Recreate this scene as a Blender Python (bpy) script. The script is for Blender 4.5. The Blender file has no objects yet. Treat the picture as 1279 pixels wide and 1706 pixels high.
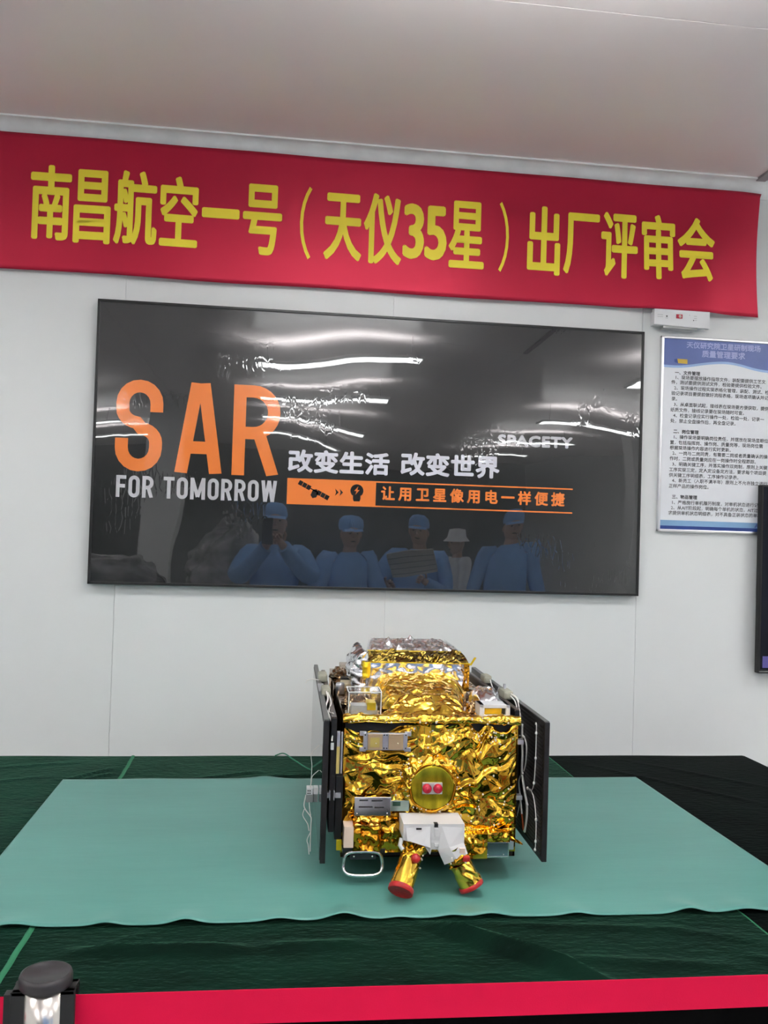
import bpy, bmesh, math, random
import numpy as np
from mathutils import Vector, Matrix
from mathutils.geometry import delaunay_2d_cdt

# ---------------------------------------------------------------- camera, world, exposure
SC = bpy.context.scene
COL = SC.collection
R = math.radians
CAM_LOC = Vector((0, 0, 1.55))
YAW, PITCH, ROLL, FPX = R(7.29255), R(1.33027), R(1.73688), 1514.705
cam_d = bpy.data.cameras.new('camera')
cam_d.sensor_fit = 'VERTICAL'
cam_d.sensor_height = 36.0
cam_d.lens = FPX / 1706 * 36.0
cam_d.clip_start = 0.02
cam = bpy.data.objects.new('camera', cam_d)
COL.objects.link(cam)
fw = Vector((math.sin(YAW) * math.cos(PITCH), math.cos(YAW) * math.cos(PITCH), math.sin(PITCH)))
rt = Vector((math.cos(YAW), -math.sin(YAW), 0))
up = rt.cross(fw)
r2 = math.cos(ROLL) * rt + math.sin(ROLL) * up
u2 = -math.sin(ROLL) * rt + math.cos(ROLL) * up
cam.matrix_world = Matrix(((r2.x, u2.x, -fw.x, CAM_LOC.x), (r2.y, u2.y, -fw.y, CAM_LOC.y),
                           (r2.z, u2.z, -fw.z, CAM_LOC.z), (0, 0, 0, 1)))
SC.camera = cam

world = bpy.data.worlds.new('world')
SC.world = world
world.use_nodes = True
world.node_tree.nodes['Background'].inputs[0].default_value = (0.8, 0.85, 0.9, 1)
world.node_tree.nodes['Background'].inputs[1].default_value = 0.05

LAMP_STRENGTH = 10.3
ADDED_UPLIGHT_STRENGTH = 30.0  # added upward glow that lifts the ceiling brightness
vs = SC.view_settings
vs.view_transform = 'Standard'
vs.look = 'None'
vs.exposure = 0.90
vs.gamma = 1.0
vs.use_curve_mapping = False

# ---------------------------------------------------------------- materials
MATS = {}


def mat(name, col, rough=0.5, metal=0.0, var=0.06, scale=12.0, bump=0.0, bscale=200.0, spec=0.5, sheen=0.0,
        coat=0.0, emit=None, estr=0.0, trans=0.0, ior=1.45, stretch=(1, 1, 1), col2=None, rvar=0.0):
    if name in MATS:
        return MATS[name]
    m = bpy.data.materials.new(name)
    m.use_nodes = True
    nt = m.node_tree
    b = nt.nodes['Principled BSDF']
    tc = nt.nodes.new('ShaderNodeTexCoord')
    mp = nt.nodes.new('ShaderNodeMapping')
    mp.inputs['Scale'].default_value = stretch
    nt.links.new(tc.outputs['Object'], mp.inputs[0])
    nz = nt.nodes.new('ShaderNodeTexNoise')
    nz.inputs['Scale'].default_value = scale
    nz.inputs['Detail'].default_value = 4
    nt.links.new(mp.outputs[0], nz.inputs['Vector'])
    mx = nt.nodes.new('ShaderNodeMix')
    mx.data_type = 'RGBA'
    c2 = col2 if col2 else tuple(c * (1 - var) for c in col)
    c1 = col if col2 else tuple(min(1, c * (1 + var)) for c in col)
    mx.inputs['A'].default_value = (*c1, 1)
    mx.inputs['B'].default_value = (*c2, 1)
    rp = nt.nodes.new('ShaderNodeMapRange')
    rp.inputs['From Min'].default_value = 0.35
    rp.inputs['From Max'].default_value = 0.65
    nt.links.new(nz.outputs[0], rp.inputs[0])
    nt.links.new(rp.outputs[0], mx.inputs['Factor'])
    nt.links.new(mx.outputs['Result'], b.inputs['Base Color'])
    b.inputs['Roughness'].default_value = rough
    if rvar:
        rr = nt.nodes.new('ShaderNodeMapRange')
        rr.inputs['To Min'].default_value = max(0.02, rough - rvar)
        rr.inputs['To Max'].default_value = rough + rvar
        nt.links.new(nz.outputs[0], rr.inputs[0])
        nt.links.new(rr.outputs[0], b.inputs['Roughness'])
    b.inputs['Metallic'].default_value = metal
    b.inputs['Specular IOR Level'].default_value = spec
    b.inputs['Sheen Weight'].default_value = sheen
    b.inputs['Sheen Roughness'].default_value = 0.4
    b.inputs['Coat Weight'].default_value = coat
    b.inputs['Coat Roughness'].default_value = 0.05
    b.inputs['Transmission Weight'].default_value = trans
    b.inputs['IOR'].default_value = ior
    if emit:
        b.inputs['Emission Color'].default_value = (*emit, 1)
        b.inputs['Emission Strength'].default_value = estr
    if bump:
        n2 = nt.nodes.new('ShaderNodeTexNoise')
        n2.inputs['Scale'].default_value = bscale
        n2.inputs['Detail'].default_value = 3
        nt.links.new(mp.outputs[0], n2.inputs['Vector'])
        bp = nt.nodes.new('ShaderNodeBump')
        bp.inputs['Strength'].default_value = 1.0
        bp.inputs['Distance'].default_value = bump
        nt.links.new(n2.outputs[0], bp.inputs['Height'])
        nt.links.new(bp.outputs[0], b.inputs['Normal'])
    MATS[name] = m
    return m


def film_mat(name, col, rough=0.17):
    """printed sheet under a slightly wavy clear plastic film"""
    if name in MATS:
        return MATS[name]
    m = mat(name, col, rough=rough, var=0.05, scale=3, spec=0.3)
    nt = m.node_tree
    b = nt.nodes['Principled BSDF']
    geo = nt.nodes.new('ShaderNodeNewGeometry')
    acc = None
    for sc, amp, det, st in ((2.3, 0.0060, 0.0, (1, 1, 1)), (6.0, 0.0006, 0.0, (1, 1, 0.5)), (22.0, 0.00003, 1.0, (1, 1, .6))):
        mp = nt.nodes.new('ShaderNodeMapping')
        mp.inputs['Scale'].default_value = st
        nt.links.new(geo.outputs['Position'], mp.inputs[0])
        nz = nt.nodes.new('ShaderNodeTexNoise')
        nz.inputs['Scale'].default_value = sc
        nz.inputs['Detail'].default_value = det
        nt.links.new(mp.outputs[0], nz.inputs['Vector'])
        mu = nt.nodes.new('ShaderNodeMath')
        mu.operation = 'MULTIPLY_ADD'
        mu.inputs[1].default_value = amp
        mu.inputs[2].default_value = 0
        nt.links.new(nz.outputs[0], mu.inputs[0])
        if acc:
            nt.links.new(acc.outputs[0], mu.inputs[2])
        acc = mu
    # scuffed, scratchy patches of the film, with a shape of their own
    vo = nt.nodes.new('ShaderNodeTexVoronoi')
    vo.feature = 'DISTANCE_TO_EDGE'
    vo.inputs['Scale'].default_value = 60
    mp = nt.nodes.new('ShaderNodeMapping')
    mp.inputs['Scale'].default_value = (1, 1, 0.35)
    mp.inputs['Rotation'].default_value = (0, 0.5, 0)
    nt.links.new(geo.outputs['Position'], mp.inputs[0])
    nt.links.new(mp.outputs[0], vo.inputs['Vector'])
    pn = nt.nodes.new('ShaderNodeTexNoise')
    pn.inputs['Scale'].default_value = 3.1
    pn.inputs['Detail'].default_value = 3
    nt.links.new(geo.outputs['Position'], pn.inputs['Vector'])
    pr = nt.nodes.new('ShaderNodeMapRange')
    pr.inputs['From Min'].default_value = 0.56
    pr.inputs['From Max'].default_value = 0.70
    pr.inputs['To Max'].default_value = 0.0011
    nt.links.new(pn.outputs[0], pr.inputs[0])
    mn = nt.nodes.new('ShaderNodeMath')
    mn.operation = 'MINIMUM'
    mn.inputs[1].default_value = 0.12
    nt.links.new(vo.outputs['Distance'], mn.inputs[0])
    ma = nt.nodes.new('ShaderNodeMath')
    ma.operation = 'MULTIPLY_ADD'
    nt.links.new(mn.outputs[0], ma.inputs[0])
    nt.links.new(pr.outputs[0], ma.inputs[1])
    nt.links.new(acc.outputs[0], ma.inputs[2])
    bp = nt.nodes.new('ShaderNodeBump')
    bp.inputs['Distance'].default_value = 1.0
    bp.inputs['Strength'].default_value = 1.0
    nt.links.new(ma.outputs[0], bp.inputs['Height'])
    nt.links.new(bp.outputs[0], b.inputs['Coat Normal'])
    b.inputs['Coat Weight'].default_value = 1.0
    b.inputs['Coat Roughness'].default_value = 0.012
    b.inputs['Coat IOR'].default_value = 1.75
    return m


M_WALL = mat('wall_paint', (0.78, 0.80, 0.80), rough=0.35, var=0.012, scale=3)
M_WALLB = mat('back_wall_grey', (0.22, 0.23, 0.23), rough=0.6, var=0.3, scale=0.9)
M_SEAM = mat('seam_grey', (0.85, 0.86, 0.86), rough=0.5)
M_CEIL = mat('ceiling_panel', (0.84, 0.77, 0.775), rough=0.30, var=0.015, scale=2, spec=0.5)
M_COVE = mat('cove_white', (0.82, 0.82, 0.83), rough=0.3)
M_ALU = mat('aluminium', (0.72, 0.72, 0.74), rough=0.28, metal=1.0)
M_TRIM = mat('trim_shade_grey', (0.33, 0.30, 0.32), rough=0.45)
M_FLOOR = mat('floor_epoxy', (0.64, 0.65, 0.64), rough=0.3, var=0.05, scale=2)
M_BLACK = mat('black_plastic', (0.012, 0.012, 0.013), rough=0.35)
M_BLACKM = mat('black_matte', (0.008, 0.008, 0.009), rough=0.6)
M_CHROME = mat('chrome', (0.82, 0.77, 0.72), rough=0.24, metal=1.0, var=0.02)
M_STEEL = mat('steel', (0.7, 0.7, 0.7), rough=0.2, metal=1.0, var=0.03)
M_WHITE = mat('white_plastic', (0.82, 0.83, 0.84), rough=0.35, var=0.01)
M_WIRE = mat('white_wire', (0.80, 0.78, 0.75), rough=0.45, var=0.04)

# ---------------------------------------------------------------- helpers


def tag(o, label, cat=None, group=None, kind=None):
    if label:
        o['label'] = label
    if cat:
        o['category'] = cat
    if group:
        o['group'] = group
    if kind:
        o['kind'] = kind
    return o


def empty(name, loc=(0, 0, 0), rz=0.0):
    o = bpy.data.objects.new(name, None)
    o.empty_display_size = 0.05
    COL.objects.link(o)
    o.location = loc
    o.rotation_euler = (0, 0, rz)
    return o


class MB:
    """collects geometry for one mesh object; coordinates are given relative to origin `o`"""

    def __init__(self, o=(0, 0, 0)):
        self.v, self.f, self.s = [], [], []
        self.o = o

    def add(self, verts, faces, smooth=False):
        n = len(self.v)
        ox, oy, oz = self.o
        self.v += [(p[0] - ox, p[1] - oy, p[2] - oz) for p in verts]
        self.f += [tuple(i + n for i in f) for f in faces]
        self.s += [smooth] * len(faces)
        return self

    def box(self, a, b, bev=0.0, M=None):
        x0, y0, z0 = (min(a[i], b[i]) for i in range(3))
        x1, y1, z1 = (max(a[i], b[i]) for i in range(3))
        if bev > 0:
            bm = bmesh.new()
            bmesh.ops.create_cube(bm, size=1)
            for v in bm.verts:
                v.co = Vector(((x0 + x1) / 2 + v.co.x * (x1 - x0), (y0 + y1) / 2 + v.co.y * (y1 - y0), (z0 + z1) / 2 + v.co.z * (z1 - z0)))
            bmesh.ops.bevel(bm, geom=bm.edges[:], offset=bev, segments=2, affect='EDGES', profile=0.6)
            bm.verts.index_update()
            vs_ = [v.co.copy() for v in bm.verts]
            fs = [[v.index for v in f.verts] for f in bm.faces]
            bm.free()
        else:
            vs_ = [Vector((x, y, z)) for x in (x0, x1) for y in (y0, y1) for z in (z0, z1)]
            fs = [(0, 1, 3, 2), (4, 6, 7, 5), (0, 4, 5, 1), (2, 3, 7, 6), (0, 2, 6, 4), (1, 5, 7, 3)]
        if M is not None:
            vs_ = [M @ v for v in vs_]
        return self.add(vs_, fs)

    def tube(self, pts, r, n=8, closed=False, cap=True, spline=0):
        P = [Vector(p) for p in pts]
        if spline:
            P = catmull(P, spline, closed)
        rs = r if isinstance(r, (list, tuple)) else [r] * len(P)
        if len(rs) != len(P):
            rs = list(np.interp(np.linspace(0, 1, len(P)), np.linspace(0, 1, len(rs)), rs))
        m = len(P)
        T = []
        for i in range(m):
            a = P[(i - 1) % m] if (closed or i > 0) else P[i]
            c = P[(i + 1) % m] if (closed or i < m - 1) else P[i]
            t = (c - a)
            T.append(t.normalized() if t.length > 1e-9 else Vector((0, 0, 1)))
        nrm = T[0].orthogonal().normalized()
        vv = []
        for i in range(m):
            nrm = (nrm - T[i] * nrm.dot(T[i])).normalized()
            bi = T[i].cross(nrm)
            for k in range(n):
                a = 2 * math.pi * k / n
                vv.append(P[i] + (nrm * math.cos(a) + bi * math.sin(a)) * rs[i])
        ff = []
        for i in range(m if closed else m - 1):
            j = (i + 1) % m
            for k in range(n):
                l = (k + 1) % n
                ff.append((i * n + k, i * n + l, j * n + l, j * n + k))
        self.add(vv, ff, True)
        if cap and not closed:
            self.add(vv[:n][::-1], [tuple(range(n))])
            self.add(vv[-n:], [tuple(range(n))])
        return self

    def lathe(self, prof, M=None, n=28, smooth=True):
        """profile [(r, z)] spun about local Z, placed by matrix M"""
        vv, ff = [], []
        for r, z in prof:
            for k in range(n):
                a = 2 * math.pi * k / n
                vv.append(Vector((r * math.cos(a), r * math.sin(a), z)))
        for i in range(len(prof) - 1):
            for k in range(n):
                l = (k + 1) % n
                ff.append((i * n + k, i * n + l, (i + 1) * n + l, (i + 1) * n + k))
        if M is not None:
            vv = [M @ v for v in vv]
        return self.add(vv, ff, smooth)

    def prism(self, poly, d0, d1, f):
        """polygon [(a, b)] extruded from d0 to d1, mapped to 3-D by f(a, b, d)"""
        n = len(poly)
        vv = [f(a, b, d0) for a, b in poly] + [f(a, b, d1) for a, b in poly]
        ff = [tuple(range(n))[::-1], tuple(range(n, 2 * n))]
        for i in range(n):
            j = (i + 1) % n
            ff.append((i, j, n + j, n + i))
        return self.add(vv, ff)

    def sphere(self, c, r, seg=12, rings=8, sc=(1, 1, 1)):
        vv, ff = [], []
        for i in range(rings + 1):
            t = math.pi * i / rings
            for k in range(seg):
                a = 2 * math.pi * k / seg
                vv.append((c[0] + r * sc[0] * math.sin(t) * math.cos(a), c[1] + r * sc[1] * math.sin(t) * math.sin(a), c[2] + r * sc[2] * math.cos(t)))
        for i in range(rings):
            for k in range(seg):
                l = (k + 1) % seg
                ff.append((i * seg + k, (i + 1) * seg + k, (i + 1) * seg + l, i * seg + l))
        return self.add(vv, ff, True)

    def mesh(self, name, m):
        me = bpy.data.meshes.new(name)
        me.from_pydata([tuple(v) for v in self.v], [], self.f)
        me.polygons.foreach_set('use_smooth', self.s)
        if m:
            me.materials.append(m)
        me.validate()
        me.update()
        return me

    def build(self, name, m, parent=None, fixn=False):
        me = self.mesh(name, m)
        if fixn:
            bm = bmesh.new()
            bm.from_mesh(me)
            bmesh.ops.recalc_face_normals(bm, faces=bm.faces)
            bm.to_mesh(me)
            bm.free()
        o = bpy.data.objects.new(name, me)
        COL.objects.link(o)
        if parent is not None:
            o.parent = parent
        elif any(self.o):
            o.location = self.o
        return o


def catmull(P, n, closed=False):
    out = []
    m = len(P)
    segs = m if closed else m - 1
    for i in range(segs):
        p1, p2 = P[i], P[(i + 1) % m]
        p0 = P[(i - 1) % m] if (closed or i > 0) else p1 * 2 - p2
        p3 = P[(i + 2) % m] if (closed or i + 2 < m) else p2 * 2 - p1
        for k in range(n):
            t = k / n
            out.append(0.5 * ((2 * p1) + (p2 - p0) * t + (2 * p0 - 5 * p1 + 4 * p2 - p3) * t * t + (3 * p1 - p0 - 3 * p2 + p3) * t ** 3))
    if not closed:
        out.append(P[-1])
    return out


def copy_tree(o, parent=None):
    c = o.copy()
    COL.objects.link(c)
    c.parent = parent
    for ch in list(o.children):
        copy_tree(ch, c)
    return c


# --- lettering: the built-in font, outlines turned into meshes
_fc = bpy.data.curves.new('lettering_tmp', 'FONT')
_fo = bpy.data.objects.new('lettering_tmp', _fc)
COL.objects.link(_fo)


def text_geo(body, bold=0.0, res=3, spacing=1.0):
    _fc.body = body
    _fc.offset = bold
    _fc.resolution_u = res
    _fc.space_character = spacing
    _fc.size = 1.0
    bpy.context.view_layer.update()
    dg = bpy.context.evaluated_depsgraph_get()
    me = bpy.data.meshes.new_from_object(_fo.evaluated_get(dg))
    v = np.array([p.co[:2] for p in me.vertices], float).reshape(-1, 2)
    f = [tuple(p.vertices) for p in me.polygons]
    bpy.data.meshes.remove(me)
    return v, f


def fit_text(body, box, bold=0.0, res=3, spacing=1.0):
    v, f = text_geo(body, bold, res, spacing)
    lo, hi = v.min(0), v.max(0)
    x0, x1, z0, z1 = box
    v = (v - lo) / (hi - lo) * np.array([x1 - x0, z1 - z0]) + np.array([x0, z0])
    return v, f


def wall_text(name, v, f, y, m, parent, origin, surf=None, bold=0.0, nb=8):
    """lettering on a wall; strokes are fattened by laying shifted copies of the outline over each other"""
    mb = MB(origin)
    v = np.asarray(v, float)
    if bold:
        sh = [(bold * math.cos(2 * math.pi * k / nb), bold * math.sin(2 * math.pi * k / nb)) for k in range(nb)]
        lo, hi = v.min(0), v.max(0)
        k_ = (hi - lo - 2 * bold) / (hi - lo)
        v = (v - lo) * k_ + lo + bold
    else:
        sh = [(0.0, 0.0)]
    for k, (sx_, sz_) in enumerate(sh):
        yy = y - 0.00002 * k
        if surf is None:
            vv = [(a + sx_, yy, b + sz_) for a, b in v]
        else:
            vv = [(a + sx_, surf(a, b) + yy, b + sz_) for a, b in v]
        mb.add(vv, f)
    return mb.build(name, m, parent)


# ---------------------------------------------------------------- the room
WY = 3.286          # display wall plane
CZ = 2.947          # ceiling height
XL, XR, YB = -4.2, 5.2, -11.5


def panels(name, parent, m, rects, mk):
    for r in rects:
        mk(r).build(name, m, parent)


wall_front = tag(empty('wall_front', (0, WY, 0)), None, kind='structure')
PW = 0.955
x = -0.522 - 4 * PW
while x < XR:
    a, b = max(x, XL), min(x + PW, XR)
    if b - a > 0.02:
        MB((0, WY, 0)).box((a + 0.0006, WY, 0), (b - 0.0006, WY + 0.05, CZ), 0.0010).build('wall_panel', M_WALL, wall_front)
    x += PW
MB((0, WY, 0)).box((XL, WY + 0.003, 0), (XR, WY + 0.06, CZ + 0.05)).build('panel_joint', M_SEAM, wall_front)
for nm, a, b in (('wall_left', (XL - 0.06, YB, 0), (XL, WY, CZ)), ('wall_right', (XR, YB, 0), (XR + 0.06, WY, CZ)),
                 ('wall_back', (XL, YB - 0.06, 0), (XR, YB, CZ))):
    tag(MB().box(a, b).build(nm, M_WALLB if nm == 'wall_back' else M_WALL), None, kind='structure')
tag(MB().box((XL, YB, -0.05), (XR, WY, 0)).build('floor', M_FLOOR), None, kind='structure')

ceiling = tag(empty('ceiling', (0, 0, CZ)), None, kind='structure')
MB((0, 0, CZ)).box((XL, YB, CZ + 0.004), (XR, WY + 0.05, CZ + 0.06)).build('ceiling_joint', M_SEAM, ceiling)
ys = [WY - 0.03, 2.287]
while ys[-1] > YB:
    ys.append(max(YB, ys[-1] - 1.15))
for j in range(len(ys) - 1):
    for a, b in ((XL, -1.1), (-1.1, 1.832), (1.832, XR)):
        MB((0, 0, CZ)).box((a + 0.001, ys[j + 1] + 0.0012, CZ), (b - 0.001, ys[j] - 0.0012, CZ + 0.02), 0.001).build('ceiling_panel', M_CEIL, ceiling)
# ceiling joint profile seen top right, shade of its recess put into the grey
mb = MB()
mb.box((1.808, 0.0, CZ - 0.010), (1.846, WY - 0.045, CZ + 0.002), 0.002)
tag(mb.build('trim_1', M_TRIM), None, kind='structure')
# concave cove between wall and ceiling, with its thin lip
mb = MB()
prof = [(WY, CZ - 0.062), (WY - 0.004, CZ - 0.062)]
for i in range(11):
    a = i / 10 * math.pi / 2
    prof.append((WY - 0.004 - 0.052 * (1 - math.cos(a)), CZ - 0.058 + 0.052 * math.sin(a)))
prof += [(WY - 0.060, CZ - 0.006), (WY - 0.060, CZ), (WY, CZ)]
n = len(prof)
vv = [(XL, p[0], p[1]) for p in prof] + [(XR, p[0], p[1]) for p in prof]
mb.add(vv, [(i, i + 1, n + i + 1, n + i) for i in range(n - 1)], False)
cv = mb.build('trim_2', M_COVE)
for p in cv.data.polygons:
    p.use_smooth = 2 <= p.index <= 11
tag(cv, None, kind='structure')
mb = MB()
mb.box((XL, WY - 0.012, 0), (XR, WY, 0.1), 0.002)
tag(mb.build('baseboard_front', M_ALU), None, kind='structure')
for px_, py_ in ((-1.12, -3.6), (4.25, -3.6)):
    mb = MB()
    mb.box((px_ - 0.18, py_ - 0.18, 0), (px_ + 0.18, py_ + 0.18, CZ), 0.01)
    tag(mb.build('pillar', M_WALL), None, kind='structure')

# ceiling lights; pendant drop and uplight are added to brighten the ceiling
M_LED = mat('led_diffuser', (0.9, 0.9, 0.9), rough=0.5, emit=(0.97, 1.0, 0.985), estr=LAMP_STRENGTH, var=0.0)
M_LEDUP = mat('added_uplight_glow', (0.9, 0.9, 0.9), rough=0.5, emit=(0.97, 1.0, 0.985), estr=ADDED_UPLIGHT_STRENGTH, var=0.0)
LZ = CZ - 0.19
lamp0 = empty('ceiling_light', (0, 0, LZ))
MB().box((-0.615, -0.115, 0.0), (0.615, 0.115, 0.022), 0.003).build('housing', M_WHITE, lamp0)
MB().box((-0.595, -0.098, -0.0015), (0.595, 0.098, -0.0002)).build('diffuser', M_LED, lamp0)
MB().box((-0.595, -0.050, 0.0222), (0.595, 0.050, 0.0235)).build('added_uplight', M_LEDUP, lamp0)
for a in (-0.5, 0.5):
    MB().tube([(a, 0.075, 0.02), (a, 0.075, 0.19)], 0.003, 6).build('added_rod', M_STEEL, lamp0)
LROW = {1.72: 'nearest the display wall', 0.0: 'over the barrier', -2.3: 'in the third row from the display wall', -4.6: 'in the fourth row from the display wall', -6.9: 'at the back of the room'}
first = True
for lx, side in ((-2.35, 'left'), (0.47, 'middle'), (3.3, 'right')):
    for ly, row in LROW.items():
        o = lamp0 if first else copy_tree(lamp0)
        first = False
        o.location = (lx, ly, LZ)
        tag(o, 'slim light, pendant and uplight added, %s, %s of its row' % (row, side), 'light', 'hanging light strips')

# ---------------------------------------------------------------- red banner
M_RED = mat('banner_cloth', (0.45, 0.012, 0.043), rough=0.44, metal=0.5, var=0.05, scale=2.0, spec=0.5)
M_YEL = mat('banner_letters', (0.94, 0.79, 0.05), rough=0.5, var=0.02)
BX0, BX1, BZ0, BZ1 = -1.75, 1.842, 2.424, 2.901


def ban_y(x, z):
    t = (z - BZ0) / (BZ1 - BZ0)
    y = 3.262 + 0.0030 * math.sin(x * 5.1 + 0.6) * (0.4 + 0.6 * (1 - t)) + 0.0018 * math.sin(x * 11.0 + z * 4)
    y -= 0.032 * math.exp(-((x - 1.52) / 0.17) ** 4) * max(0.0, 1 - t * 1.3) ** 1.4
    y += 0.010 * max(0, (x - 1.74) / 0.1) ** 2 * 0.6
    return y


ban = empty('banner', (0.05, 3.262, BZ0))
o_ = (0.05, 3.262, BZ0)
mb = MB(o_)
NX, NZ = 190, 30
vv = []
for side in (0, 1):
    for i in range(NX + 1):
        for j in range(NZ + 1):
            x_ = BX0 + (BX1 - BX0) * i / NX
            t = j / NZ
            z_ = BZ0 + (BZ1 - BZ0) * t + (1 - t) * (0.002 * math.sin(x_ * 7) - 0.004 * max(0, (x_ - 1.6) / 0.24))
            if i == NX:
                x_ += -0.012 * math.sin(math.pi * min(1, t * 1.05)) + (0.006 if j == NZ else 0)
            vv.append((x_, ban_y(x_, z_) + side * 0.0008, z_))
ff = []
K = (NX + 1) * (NZ + 1)
for i in range(NX):
    for j in range(NZ):
        a = i * (NZ + 1) + j
        q = (a, a + NZ + 1, a + NZ + 2, a + 1)
        ff.append(q)
        ff.append(tuple(K + k for k in q[::-1]))
for i in range(NX):
    a, b = i * (NZ + 1), (i + 1) * (NZ + 1)
    ff.append((a, K + a, K + b, b))
    ff.append((a + NZ, b + NZ, K + b + NZ, K + a + NZ))
mb.add(vv, ff, True)
mb.build('cloth', M_RED, ban)
BAN = [('南', -0.852, -0.714, 2.533, 2.795), ('昌', -0.705, -0.579, 2.529, 2.788), ('航', -0.568, -0.420, 2.533, 2.797),
       ('空', -0.411, -0.279, 2.538, 2.790), ('一', -0.266, -0.134, 2.651, 2.687), ('号', -0.122, 0.017, 2.530, 2.784),
       ('（', 0.081, 0.122, 2.526, 2.790), ('天', 0.168, 0.306, 2.531, 2.775), ('仪', 0.312, 0.452, 2.527, 2.786),
       ('3', 0.456, 0.534, 2.553, 2.757), ('5', 0.536, 0.618, 2.553, 2.754), ('星', 0.625, 0.759, 2.531, 2.780),
       ('）', 0.814, 0.852, 2.527, 2.789), ('出', 0.923, 1.049, 2.528, 2.784), ('厂', 1.062, 1.200, 2.538, 2.769),
       ('评', 1.207, 1.351, 2.534, 2.783), ('审', 1.366, 1.498, 2.537, 2.787), ('会', 1.507, 1.656, 2.540, 2.786)]
for ch, a, b, c, d in BAN:
    v, f = fit_text(ch, (a, b, c, d), 0, 4)
    wall_text('character', v, f, -0.0016, M_YEL, ban, o_, ban_y, 0.0 if ch in '（）' else (0.0066 if ch in '35' else 0.0048))
tag(ban, 'long red cloth banner with yellow characters hung high on the wall', 'banner')

# ---------------------------------------------------------------- dark display board
BY = 3.250
bo = (0.386, WY, 1.342)
board = empty('display_board', bo)
F_DARK = film_mat('board_print', (0.0155, 0.0165, 0.0175))
F_ORANGE = film_mat('board_orange', (0.80, 0.215, 0.045))
F_WHITE = film_mat('board_white', (0.74, 0.74, 0.82))
F_GREY = film_mat('board_grey', (0.52, 0.52, 0.55))
F_BLACK = film_mat('board_black', (0.010, 0.010, 0.010))
X0, X1, Z0, Z1 = -0.609, 1.381, 1.344, 2.335
fr = 0.009
for a, b in (((X0, BY - 0.004, Z0), (X1, WY, Z0 + fr)), ((X0, BY - 0.004, Z1 - fr), (X1, WY, Z1)),
             ((X0, BY - 0.004, Z0), (X0 + fr, WY, Z1)), ((X1 - fr, BY - 0.004, Z0), (X1, WY, Z1))):
    MB(bo).box(a, b, 0.0012).build('frame_rail', M_BLACK, board)
MB(bo).box((X0 + fr, BY, Z0 + fr), (X1 - fr, WY - 0.004, Z1 - fr)).build('print_panel', F_DARK, board)
YP = BY - 0.0004


def ribbon(pts, w):
    """flat band of width w along a polyline (mitred), as quads in board coordinates"""
    P = [np.array(p, float) for p in pts]
    n_ = len(P)
    L_, R_ = [], []
    for i in range(n_):
        if i == 0:
            t = P[1] - P[0]
        elif i == n_ - 1:
            t = P[-1] - P[-2]
        else:
            t1 = (P[i] - P[i - 1]) / np.linalg.norm(P[i] - P[i - 1])
            t2 = (P[i + 1] - P[i]) / np.linalg.norm(P[i + 1] - P[i])
            t = t1 + t2
        t = t / np.linalg.norm(t)
        nrm = np.array([-t[1], t[0]])
        k = 1.0
        if 0 < i < n_ - 1:
            k = 1 / max(0.35, abs(nrm @ np.array([-t1[1], t1[0]])))
        L_.append(P[i] + nrm * w / 2 * k)
        R_.append(P[i] - nrm * w / 2 * k)
    v = L_ + R_
    f = [(n_ + i, n_ + i + 1, i + 1, i) for i in range(n_ - 1)]
    return v, f


def arc(cx, cz, rx, rz, a0, a1, n=10):
    return [(cx + rx * math.cos(R(a0 + (a1 - a0) * i / n)), cz + rz * math.sin(R(a0 + (a1 - a0) * i / n))) for i in range(n + 1)]


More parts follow.
